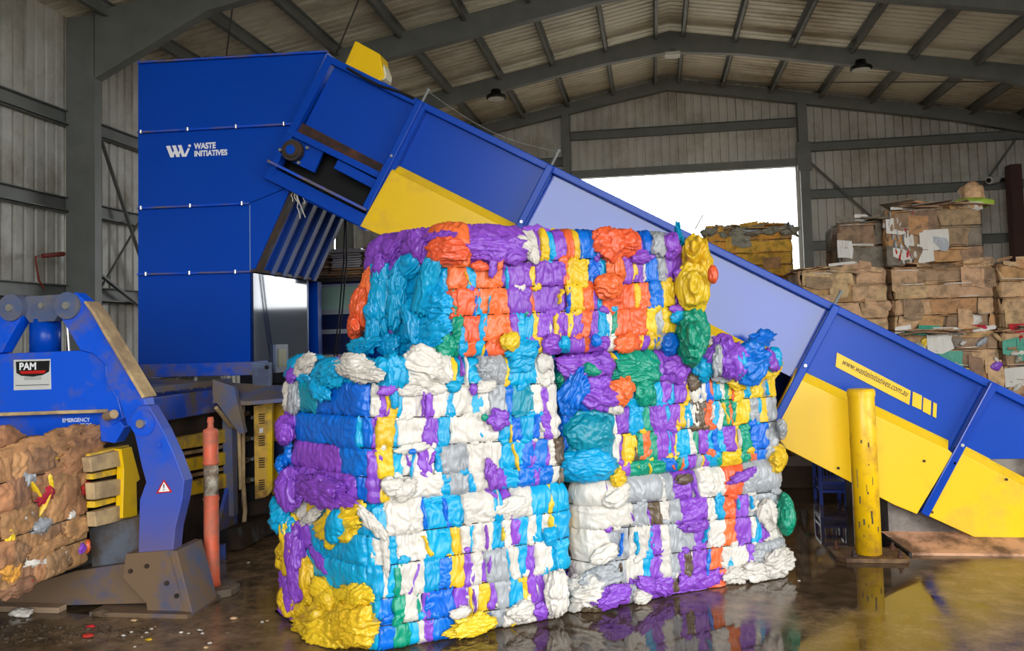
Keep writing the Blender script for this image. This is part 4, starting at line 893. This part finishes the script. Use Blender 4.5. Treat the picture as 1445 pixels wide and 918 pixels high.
B4.clump(990, 517, 16, 20, 'c', .04, 0, amp=1.2); B4.clump(1078, 528, 22, 8, 'y', .06, 8, amp=1.5); B4.clump(1022, 532, 18, 8, 'g', .05, 0, amp=1.4); B4.clump(979, 538, 10, 12, 'n', .03, 0, amp=1.4)
B4.clump(1040, 540, 15, 12, 'y', .04, 0, amp=1.2); B4.clump(1003, 476, 12, 14, 'w', .03, 0, amp=1.4)
B4.knotline(1, 'c900 y905 n976 n985 g1010'); B4.knotline(2, 'n975 n997 c932 y1040 c892'); B4.knotline(3, 'n985 n995 y907 o1003 p935 b1062 n978'); B4.knotline(4, 'y918 y945 o1003 G912 y1058')

# top bale
B5 = Bale('film_bale', quad(.48, 2.07, .95, .85, 143), 1.49, 2.20, 'purple and orange plastic film bale on top, cyan bags at left, yellow bag at right', group='plastic film bales in the stack', core='p')
B5.rows(640, [332, 375, 408, 446, 483, 513], 960, [325, 359, 397, 432, 470, 500])
B5.fill(0, 522, 'p580C p606C o660C p742C w757 p762 y768 c783 p800 o806 y817 b838 p846 o898C p906 b920 g940 p964')
B5.fill(1, 522, 'c560S c633S o658 c668 o708 p746 y750 p792 o800 y805 y828 b843 c856 o874 p890 y895 p906 b928 g937 p955 g966')
B5.fill(2, 522, 'c560S c625C p632 o643 G650 o669 c676 o716 p746 o751 p797 y807 y823 o833 p841 c849 o875C o893 y900 o914 b932 y950 p956 g968')
B5.fill(3, 522, 'c560C c633S p641 G650 c655 o675 c682 o718 p729 c737 c750 y758 p778 y786 p797 y803 p820 o831 p842 c854 w862 G868 o911 y922 g934 y948 g962')
B5.fill(4, 522, 'b560C c612S p631 G648 c655 o671 c683 o715 y724 c744 b757 y768 p790C c803 p820 o832 p856C w865 b872 o900C y906 p913 y926 g936 b954')
B5.rest(1.62, B5.L-.83, 'poycgw'); B5.wires(5)
B5.clump(555, 350, 26, 14, 'p', .05, 25, amp=1.3); B5.clump(590, 352, 24, 22, 'p', .04, -10, amp=1.2); B5.clump(632, 352, 30, 20, 'o', .05, -8, amp=1.0); B5.clump(620, 330, 22, 7, 'p', .05, 0, amp=1.4)
B5.clump(535, 375, 9, 18, 'p', .08, -35, amp=1.2); B5.clump(575, 375, 26, 18, 'c', .06, 20, amp=.8); B5.clump(600, 408, 12, 62, 'c', .07, -24, amp=.8, thick=.05); B5.clump(560, 420, 11, 48, 'c', .08, -10, amp=1.0, thick=.05)
B5.clump(540, 415, 13, 52, 'c', .06, 3, amp=1.0, thick=.06); B5.clump(528, 445, 10, 40, 'c', .10, -8, amp=1.2, thick=.05); B5.clump(583, 455, 11, 30, 'c', .08, 14, amp=1.1, thick=.05); B5.clump(613, 430, 20, 22, 'c', .05, 0, amp=1.3)
B5.clump(610, 465, 26, 20, 'c', .05, 8, amp=1.0); B5.clump(552, 475, 16, 16, 'p', .01, 0, amp=1.2); B5.clump(519, 405, 9, 26, 'o', .06, -12, amp=.9); B5.clump(512, 435, 11, 30, 'o', .07, -14, amp=.9); B5.clump(509, 460, 14, 18, 'o', .08, -5, amp=.9)
B5.clump(512, 489, 26, 12, 'c', .14, 5, amp=1.3); B5.clump(548, 488, 18, 16, 'c', .08, 5, amp=1.2); B5.clump(595, 488, 30, 11, 'c', .07, 10, amp=1.0); B5.clump(625, 488, 16, 18, 'G', .04, -30, amp=1.1); B5.clump(625, 470, 8, 20, 'p', .04, -25)
B5.clump(693, 350, 36, 18, 'p', .04, 0, amp=1.1); B5.clump(725, 352, 20, 20, 'p', .04, 0, amp=1.1); B5.clump(696, 375, 6, 16, 'p', .05, -10); B5.clump(677, 375, 12, 7, 'o', .05, 0); B5.clump(707, 366, 4, 16, 'o', .06, -12)
B5.clump(708, 320, 20, 7, 'c', .0, 0, amp=1.6); B5.clump(740, 345, 14, 10, 'w', .06, -40, amp=1.0); B5.clump(753, 360, 8, 12, 'w', .05, 20); B5.clump(778, 321, 9, 7, 'y', .0, 30, amp=1.5); B5.clump(755, 325, 20, 7, 'p', .02, 0, amp=1.4)
B5.clump(828, 321, 22, 6, 'c', .0, 5, amp=1.7); B5.clump(862, 345, 24, 22, 'o', .04, -30, amp=1.1); B5.clump(886, 340, 16, 18, 'o', .04, 0, amp=1.1); B5.clump(858, 405, 19, 18, 'o', .06, -20, amp=1.1); B5.clump(868, 378, 13, 26, 'o', .03, 5, amp=.9)
B5.clump(720, 481, 13, 14, 'y', .06, 40, amp=1.1); B5.clump(738, 495, 24, 13, 'c', .04, 10, amp=1.0); B5.clump(780, 485, 14, 14, 'p', .05, 0, amp=1.3); B5.clump(797, 483, 8, 9, 'c', .07); B5.clump(841, 480, 8, 8, 'b', .06)
B5.clump(885, 485, 18, 14, 'o', .04, 10, amp=1.0); B5.clump(948, 343, 14, 18, 'p', .05, -10, amp=1.0); B5.clump(930, 345, 12, 16, 'g', .03, 0, amp=1.1); B5.clump(958, 386, 7, 8, 'p', .06); B5.clump(904, 362, 14, 10, 'p', .04)
B5.clump(978, 340, 22, 10, 'c', .02, -25, amp=1.1); B5.clump(990, 372, 25, 32, 'y', .10, -25, amp=1.1); B5.clump(978, 402, 18, 36, 'y', .10, 5, amp=.9, res=1.2); B5.clump(982, 390, 5, 12, 'o', .22, 5, amp=.7)
B5.clump(1000, 390, 14, 18, 'y', .12, 0, amp=1.2); B5.clump(955, 436, 10, 6, 'p', .05); B5.clump(946, 485, 13, 15, 'b', .04, 0, amp=1.1)
B5.clump(972, 475, 22, 36, 'G', .08, 8, amp=1.0); B5.clump(960, 447, 14, 10, 'c', .05, 0, amp=1.2); B5.clump(1000, 485, 8, 10, 'g', .05, 0, amp=1.4); B5.clump(938, 515, 10, 22, 'G', .02, 10) if False else None
B5.knotline(1, 'p752 o795 p880 p920'); B5.knotline(2, 'w728 w735 y757 y825 o833 p875 b925 y943 p665'); B5.knotline(3, 'p745 G742 p780 p853 c868 y925'); B5.knotline(4, 'p750 o815 b888 p900 y920 o700')

B1.slivers(16, 'wcpygb'); B2.slivers(16, 'wgpcnb'); B3.slivers(16, 'wcpyg'); B4.slivers(20, 'cpyoGwg'); B5.slivers(18, 'cpyowb')

# ------------------------------------------------------------------ cardboard bales
def card_bale(corners, z0, z1, label, seed, pal='kkKmk', scraps=(), nrow=4, group=None, flaps=10, core='K', side=True, name='cardboard_bale', wmin=.18, wmax=.6, topf=True, style='card'):
    b = Bale(name, corners, z0, z1, label, group=group, core=core, R=.05, Rt=.05, Rb=.04)
    b.rand.seed(seed); R_ = b.rand
    zs = [z1+.02]+[z1-(z1-z0)*(i)/nrow+R_.uniform(-.01, .01) for i in range(1, nrow)]+[z0+.01]
    b.za = b.zb = zs; b.pa, b.pb = 0, 1
    b.rest(0, b.L, pal, zs, wmin, wmax, style, 'cardboard_layer', res=.016)
    b.wires(nrow, w=.022, zs=zs)
    dD = np.linalg.norm(b.c[2]-b.c[1])
    for i_ in range(nrow if flaps else 0):      # edges of the pressed sheets showing as slivers
        for k in range(7 if i_ else 12):
            p = R_.uniform(.02, dD-.05); ln_ = R_.uniform(.05, .22); h = zs[i_]+R_.uniform(-.035, .02)-(.03 if i_ == 0 else 0); col = R_.choice(pal+'kmw'); dh = R_.uniform(-.012, .012); th_ = R_.uniform(.003, .009)
            qa, qb, qc = (np.array(b.at(min(max(x_, 0), dD), (z0+z1)/2, .0)) for x_ in (p-ln_, p+ln_*.2, p+ln_)); nn = np.array(b.at(p, (z0+z1)/2, 1.0))-np.array(b.at(p, (z0+z1)/2, 0.0))
            o1, o2, o3 = R_.uniform(.015, .045), R_.uniform(.03, .06), R_.uniform(.01, .04)
            pts_ = [qa-nn*.02, qc-nn*.02, qc+nn*o3, qb+nn*o2, qa+nn*o1]
            for q_, dz_ in zip(pts_, (-dh, dh, dh, dh*.2+R_.uniform(-.01, .01), -dh)): q_[2] = h+dz_
            MB().prism(pts_, (0, 0, th_)).build('sheet_edge', FILM[col], b.root)
    for k in range(flaps):      # bent sheets sticking out of the face and the top
        p = R_.uniform(0, dD); top = topf and k % 2 == 0
        h = z1+R_.uniform(-.01, .06) if top else R_.uniform(z0+.08, z1-.08); w = R_.uniform(.07, .2); hh = R_.uniform(.015, .05) if top else R_.uniform(.05, .13)
        col = R_.choice(pal+(scraps[0] if scraps else ''))
        P4 = []
        sk = R_.uniform(-.04, .04)
        for dp, dh in ((-w, -hh), (w, -hh+sk), (w, hh+sk), (-w, hh)):
            q = b.at(min(max(p+dp*.8, 0), dD), min(h+dh, z1-b.Rt), .035+R_.uniform(-.005, .012)); P4.append(np.array([q[0], q[1], max(h+dh, z0)]))
        n_ = np.array([b.at(p, (z0+z1)/2, .1)[i]-b.at(p, (z0+z1)/2, 0)[i] for i in range(3)])*.07
        P4 = [P4[0], (P4[0]*.45+P4[1]*.55)+(P4[0]-P4[3])*R_.uniform(-.1, .35), P4[1], P4[1]*.5+P4[2]*.5+(P4[1]-P4[0])*R_.uniform(-.1, .2), P4[2], P4[3]*R_.uniform(.4, .6)+P4[2]*.45+(P4[3]-P4[0])*R_.uniform(-.2, .2)+P4[2]*0][:5]+[P4[3]]
        MB().prism(P4, n_).build('cardboard_flap' if col in 'kKmsaq' else 'paper_scrap', FILM[col], b.root)
    if topf:
        c = b.c.mean(0)
        for k in range(flaps):
            a = R_.random()*6.28; u = R_.uniform(.1, .93); v_ = R_.uniform(-.1, .6)
            q = b.c[1]+(b.c[2]-b.c[1])*u+(b.c[0]-b.c[1])*v_*.9
            w, l = R_.uniform(.08, .18), R_.uniform(.12, .3); z = z1+R_.uniform(0, .035); d1 = np.array([math.cos(a), math.sin(a), R_.uniform(-.15, .15)]); d2 = np.array([-math.sin(a), math.cos(a), R_.uniform(-.12, .12)])
            base = np.array([q[0], q[1], z]); MB().prism([base-d1*l-d2*w, base+d1*l-d2*w, base+d1*l*.8+d2*w, base-d1*l*.9+d2*w*.8], (0, 0, .012)).build('cardboard_flap', FILM[R_.choice(pal)], b.root)
    return b
def rect(x0, x1, y0, y1): return [(x0, y1), (x0, y0), (x1, y0), (x1, y1)]
YK = 10.5
GR = 'cardboard bales stacked behind the conveyor'
cols_x = [(1.66, 2.64), (2.70, 3.78), (3.84, 4.95)]
zz = [(0, .74), (.76, 1.50), (1.52, 2.26)]
pos = ['left', 'middle', 'right']; lay = ['bottom', 'second', 'third']
for ci, (a, b) in enumerate(cols_x):
    for ri, (za, zb) in enumerate(zz):
        yo = [0, .05, -.05][(ci+ri) % 3]
        bb = card_bale(rect(a+.01*ri, b-.01*ri, YK+yo, YK+yo+1.05), za, zb, f'brown cardboard bale in the {pos[ci]} column behind the conveyor, {lay[ri]} layer from the floor' if ri < 2 else
                       ['brown cardboard bale topped with square flat flaps, upper left beside the doorway', 'tan cardboard bale with wide smooth sheets, below the small top bales', 'tan cardboard bale at the right edge, top layer'][ci],
                       20+ci*5+ri, 'kkkmK' if ri == 2 else 'kkmKKs', ('wwryG',) if ri < 2 else ('wk',), group=GR, flaps=26 if ri < 2 else 12, core='K', nrow=4)
        if ri < 2:
            for k in range(26):
                pz = (bb.rand.uniform(0, b-a), bb.rand.uniform(za+.05, zb-.02))
                bb.clump(0, 0, bb.rand.uniform(3, 9), bb.rand.uniform(2, 6), bb.rand.choice('wwwwrkqpyg'), .03, bb.rand.uniform(-60, 60), pz=pz, name='paper_scrap', res=.8, thick=.02)
card_bale(rect(2.25, 2.74, 11.0, 11.8), 2.28, 2.86, 'small dark grey cardboard bale with white layered edge, top layer left', 61, 'sKs', ('w',), nrow=2, flaps=4, group=GR, core='s')
tb = card_bale(rect(2.76, 3.82, 10.9, 11.8), 2.28, 2.98, 'top cardboard bale with green bag, grey flaps and a crumpled brown carton on it', 62, 'KmKs', ('wwg',), nrow=3, flaps=22, group=GR)
for k in range(34):
    pz = (tb.rand.uniform(0, .30), tb.rand.uniform(2.33, 2.92)); tb.clump(0, 0, tb.rand.uniform(1.2, 2.5), tb.rand.uniform(4, 8), tb.rand.choice('wwwKrg'), .03, tb.rand.uniform(-12, 12), pz=pz, name='paper_edge', res=1.5, thick=.02)
c = on(1378, 306, 1, 11.1)
def free_clump(name, c, hx, hy, hz, m, seed, amp=1.0, **k):
    n, mm = 28, 18; v = []
    for j in range(mm+1):
        ph = math.pi*j/mm
        for i in range(n):
            t = 2*math.pi*i/n; d = (math.sin(ph)*math.cos(t), math.sin(ph)*math.sin(t), math.cos(ph))
            r = 1+amp*(.3*NZ((d[0]*1.5+seed, d[1]*1.5, d[2]*1.5))+.18*(ridged(d[0]*3+seed, d[1]*3, d[2]*3)-.5))
            v.append((c[0]+d[0]*hx*r, c[1]+d[1]*hy*r, max(c[2]+d[2]*hz*r, .003)))
    return mesh(name, v, [(j*n+i, (j+1)*n+i, (j+1)*n+(i+1) % n, j*n+(i+1) % n) for j in range(mm) for i in range(n)], m, None, True, **k)
free_clump('crumpled_carton', (c[0], 11.2, 3.16), .14, .12, .14, FILM['k'], 3.3, label='round crumpled brown carton on the topmost cardboard bale', cat='carton')
free_clump('plastic_bag', (on(1370, 325, 1, 11.2)[0], 11.15, 3.03), .24, .2, .07, mat('lime_film', (.70, .82, .30), .5), 8.3, label='lime green bag lying on the topmost cardboard bale', cat='bag')
# orange-brown bales in the doorway
GO = 'orange brown bales in the doorway'
for k in range(4):
    z0 = k*.80
    cb_ = card_bale(rect(.86, 2.16, 14.0, 15.1), z0, z0+.78, ['orange brown bale at the foot of the doorway pile', 'orange brown bale second from the floor of the doorway pile', 'orange brown bale third from the floor of the doorway pile', 'orange brown bale with ragged grey green top in the doorway, topmost'][k],
                    90+k, 'aaaam', ('q',), nrow=4, flaps=6, group=GO, core='a', wmin=.3, wmax=.8)
    if k == 3:
        R_ = cb_.rand
        for j in range(60):
            pz = (R_.uniform(-.1, 1.3), z0+.76+R_.uniform(-.06, .05)); cb_.clump(0, 0, R_.uniform(5, 14), R_.uniform(2.5, 5), R_.choice('qqqsgq'), R_.uniform(0, .05), R_.uniform(-20, 20), pz=pz, name='film_tatter', amp=1.6, res=1)

# bale coming out of the baler (left front)
FB = card_bale([(-4.38, 4.86), (-4.38, 3.2), (-3.43, 3.2), (-3.43, 4.86)], .30, 1.05, 'brown cardboard and paper bale leaving the baler at the left edge', 5, 'BBDBDBm', ('www',), nrow=5, flaps=0, wmin=.07, wmax=.26, style='mix')
XB = -3.43
cc = FB.c; fl = np.linalg.norm(cc[2]-cc[1])
def fbp(x, y):
    q = on(x, y, 0, XB+.01); return (.95+(q[1]-3.2)+0.0, q[2])
for x, y, rx, ry, col, rot, am in ((62, 634, 70, 24, 'B', 5, .7), (112, 638, 26, 24, 'B', 0, 1.0), (138, 634, 14, 20, 'D', 10, 1.0), (18, 628, 28, 34, 'B', 0, 1.0), (12, 600, 16, 12, 'D', 20, 1.2), (125, 618, 5, 18, 'w', 0, 1.3),
                             (38, 628, 7, 10, 'r', 0, 1.2), (56, 700, 14, 20, 'r', 20, 1.0), (57, 705, 18, 5, 'y', 60, .6), (40, 690, 18, 4, 'y', -50, .6), (66, 648, 10, 4, 'y', 0, .6), (62, 680, 4, 26, 'y', 15, .6),
                             (30, 675, 14, 22, 'g', 0, 1.2), (28, 730, 12, 16, 'w', 0, 1.4), (50, 745, 18, 18, 'g', 0, 1.4), (93, 727, 8, 12, 'w', 0, 1.2), (115, 690, 8, 16, 'r', 0, 1.2), (122, 735, 6, 20, 'w', 10, 1.3),
                             (82, 785, 10, 20, 'w', 15, 1.2), (45, 795, 20, 14, 'w', -10, 1.4), (107, 775, 7, 12, 'p', 0, 1.2), (118, 772, 8, 14, 'o', 0, 1.3), (133, 768, 7, 12, 'w', 20, 1.3), (136, 775, 5, 5, 'b', 0, 1),
                             (5, 760, 8, 26, 'y', 0, 1.2), (6, 810, 10, 18, 'a', 0, 1.2), (30, 822, 7, 7, 'r', 0, 1.3), (70, 715, 12, 20, 'B', 0, 1.2), (85, 695, 16, 30, 'B', 10, 1.1), (15, 700, 14, 30, 'm', 0, 1.1), (100, 745, 16, 18, 'B', 0, 1.2),
                             (60, 775, 22, 14, 'B', 10, 1.3), (95, 660, 26, 14, 'B', 0, .9), (135, 690, 6, 30, 'm', 0, 1.1), (15, 790, 14, 24, 'K', 0, 1.2), (20, 830, 20, 14, 'm', 0, 1.3), (75, 800, 16, 10, 'K', 0, 1.3)):
    kk = .62 if col in 'wrygpob' else .9
    col = {'K': 'D', 'm': 'D'}.get(col, col); FB.clump(0, 0, rx*kk, ry*kk, col, .012, rot, pz=fbp(x, y), amp=am, thick=.03, name='paper_scrap' if col in 'wryg' else 'crumpled_cardboard')

# ------------------------------------------------------------------ bollards, crate, litter
c = ground(1226, 786); t = empty('yellow_bollard', (c[0], c[1], 0), label='tall yellow steel bollard with scuffed paint on a bolted rusty base plate', cat='bollard')
YB_ = mat('bollard_yellow', (.96, .76, .05), .38, dirt=(.70, .50, .12), dscale=5, damt=.15)
MB().lathe((c[0], c[1], 0), [(.088, .03), (.088, 1.145), (.082, 1.155), (0.005, 1.16)], 32).build('post', YB_, t, True)
MB().lathe((c[0], c[1], 0), [(.094, 1.115), (.094, 1.15), (.086, 1.165), (.004, 1.17)], 32).build('cap', YB_, t)
MB().prism([(c[0]-.24, c[1]-.10, 0), (c[0]-.18, c[1]-.16, 0), (c[0]+.21, c[1]-.16, 0), (c[0]+.24, c[1]-.10, 0), (c[0]+.24, c[1]+.18, 0), (c[0]-.24, c[1]+.18, 0)], (0, 0, .03)).build('base_plate', mat('rusty_yellow_plate', (.45, .33, .18), .6, dirt=(.25, .15, .09), dscale=7, damt=.5), t, bevel=.004)
for dx, dy in ((-.19, .13), (-.12, -.11), (.18, -.11), (.19, .13)): MB().lathe((c[0]+dx, c[1]+dy, .03), [(.02, 0), (.02, .018), (.012, .02), (.011, .045)], 6).build('anchor_bolt', RUST, t)
rng = random.Random(9)
for k in range(16):
    a = rng.uniform(-2.4, -.7); z = rng.uniform(.15, .95); w = .09
    x_, y_ = c[0]+.0885*math.cos(a), c[1]+.0885*math.sin(a); MB().bar((x_, y_, z), (x_, y_, z+rng.uniform(.01, .07)), rng.uniform(.003, .01), .003).build('scuff', DARK, t)
c = ground(297, 838); c[1] += .02; t = empty('delineator_post', (c[0], c[1], 0), label='orange plastic delineator post with a worn white band on a rubber base', cat='post')
k8 = [(c[0]+.17*math.cos(a)*1.05, c[1]+.16*math.sin(a), 0) for a in [math.radians(22.5+45*i) for i in range(8)]]
MB().prism(k8, (0, 0, .05)).build('rubber_base', RUBBER, t, bevel=.008)
MB().lathe((c[0], c[1], 0), [(.058, .05), (.050, .08), (.047, .58), (.047, .60)], 24).build('tube', ORANGEP, t, True)
MB().lathe((c[0], c[1], 0), [(.052, .595), (.052, .61), (.047, .61), (.047, .63)], 24).build('collar', ORANGEP, t)
MB().lathe((c[0], c[1], 0), [(.0465, .62), (.0465, .83)], 24).build('reflective_band', REFL, t, True)
MB().lathe((c[0], c[1], 0), [(.053, .825), (.053, .84), (.048, .845), (.048, 1.02), (.05, 1.03), (.045, 1.05), (.02, 1.06), (.018, 1.09), (.022, 1.10), (.018, 1.13)], 24).build('head', ORANGEP, t, True)
# blue crate under the conveyor
ca = on(1155, 655, 1, 8.4); cb2 = on(1192, 700, 1, 8.4)
t = empty('wire_cage', ((ca[0]+cb2[0])/2, 8.5, 0), label='small blue wire cage trolley standing in the dark under the conveyor', cat='trolley')
x0, x1 = ca[0], cb2[0]; zt = ca[2]; CB = mat('cage_blue', (.05, .22, .62), .4)
mb = MB()
for x_ in (x0, x1):
    for y_ in (8.35, 8.65): mb.bar((x_, y_, 0), (x_, y_, zt), .03)
for z in (zt, zt*.55, .12):
    for y_ in (8.35, 8.65): mb.bar((x0, y_, z), (x1, y_, z), .025)
    for x_ in (x0, x1): mb.bar((x_, 8.35, z), (x_, 8.65, z), .025)
mb.build('frame', CB, t)
mb = MB()
for k in range(1, 7): x_ = x0+(x1-x0)*k/7; mb.bar((x_, 8.35, zt*.55), (x_, 8.35, zt), .008)
mb.build('wire_mesh', CB, t)
MB().box(x0, x1, 8.36, 8.64, zt*.38, zt*.55).build('tray', mat('crate_deep_blue', (.03, .12, .42), .4), t)
o = MB().box(.95, 2.0, 9.2, 9.9, 0, .22).build('timber_stack', mat('old_timber', (.34, .26, .18), .8, var=.2), bevel=.01); tag(o, 'low old timber block lying in the dark under the conveyor', 'timber')
# board and scraps on the floor at left
a = ground(0, 861); b = ground(100, 857)
o = MB().box(a[0]-.3, b[0], a[1]-.03, a[1]+.05, 0, .035).build('timber_batten', mat('pale_wet_timber', (.62, .52, .42), .6, var=.15), bevel=.004); tag(o, 'pale timber batten on the floor under the left bale', 'timber')
rng = random.Random(31)
spots = [(30, 868, 'w', .07, 'crumpled white paper scrap beside the timber batten'), (128, 885, 'r', .025, 'upper of two small red scraps on the muddy floor at left'), (124, 898, 'r', .03, 'lower of two small red scraps on the muddy floor at left'),
         (146, 868, 'n', .06, 'flat grey brown scrap in front of the baler skid'), (210, 903, 'y', .018, 'pale yellow crumb on the floor below the clamp foot'), (330, 873, 'k', .022, 'small tan crumb on the floor right of the orange post base'),
         (189, 876, 'k', .02, 'tan crumb by the clamp foot corner'), (207, 893, 'w', .012, 'tiny white crumb by the clamp foot')]
for x_, y_, col, r_, lab in spots:
    q = ground(x_, y_); free_clump('litter_scrap', (q[0], q[1], r_*.2), r_, r_*.8, r_*.4, FILM[col], x_*.7, 1.2, label=lab, cat='litter', group='scraps on the wet floor')
for k in range(26):
    x_, y_ = rng.choice([(rng.uniform(270, 390), rng.uniform(760, 880)), (rng.uniform(60, 300), rng.uniform(880, 915)), (rng.uniform(1110, 1200), rng.uniform(700, 830))]); q = ground(x_, y_); r_ = rng.uniform(.006, .013)
    reg = 'between the orange post and the film bales' if x_ > 300 and x_ < 400 else ('under the conveyor beside the film bales' if x_ > 1000 else 'on the muddy floor at lower left')
    free_clump('litter_crumb', (q[0], q[1], r_*.3), r_, r_, r_*.5, FILM[rng.choice('wwk')], x_, 1, label='tiny pale crumb scattered '+reg, cat='litter', group='tiny crumbs '+reg)
# gritty debris in the mud at lower left
mb = MB()
for k in range(260):
    q = ground(rng.gauss(90, 70), rng.gauss(893, 8)); r_ = rng.uniform(.003, .011)
    mb.bar((q[0]-r_, q[1], r_*.4), (q[0]+r_, q[1]+rng.uniform(-r_, r_), r_*.4), r_*1.2, r_*.8)
o = mb.build('muddy_grit', mat('grit', (.30, .24, .17), .5, var=.3)); tag(o, 'loose grit and shredded bits in the mud at lower left', 'debris', kind='stuff')

# ------------------------------------------------------------------ sub-parts go under the part they belong to
NEST = dict(flange_bolt='section_flange', bearing='bearing_plate', shaft_end='bearing_plate', bearing_bolt='bearing_plate', louvre='louvred_door', door_sticker='louvred_door', gauge_glass='gauge_frame',
            address_lettering='address_label', maker_plate_badge='maker_plate', maker_plate_band='maker_plate', maker_lettering='maker_plate', maker_plate_line='maker_plate', warning_label_face='warning_label',
            warning_label_mark='warning_label', foot_bolt='foot_plate', lug_pin='lug', pivot_bolt='pivot_disc', gusset_hole='base_gusset', scuff='post', cap='post', anchor_bolt='base_plate', reflective_band='tube', collar='tube',
            window_sill='window_pane', window_head='window_pane', window_jamb='window_pane', rib_bolt='rib')
ctr_ = lambda o: sum((Vector(c) for c in o.bound_box), Vector())/8
for o in list(C.objects):
    base = o.name.split('.')[0]
    if base in NEST and o.parent and o.parent.type == 'EMPTY':
        c_ = [q for q in o.parent.children if q.name.split('.')[0] == NEST[base]]
        if c_:
            q = min(c_, key=lambda q: (ctr_(q)-ctr_(o)).length); o.parent = q; o.matrix_parent_inverse = Matrix.Identity(4)
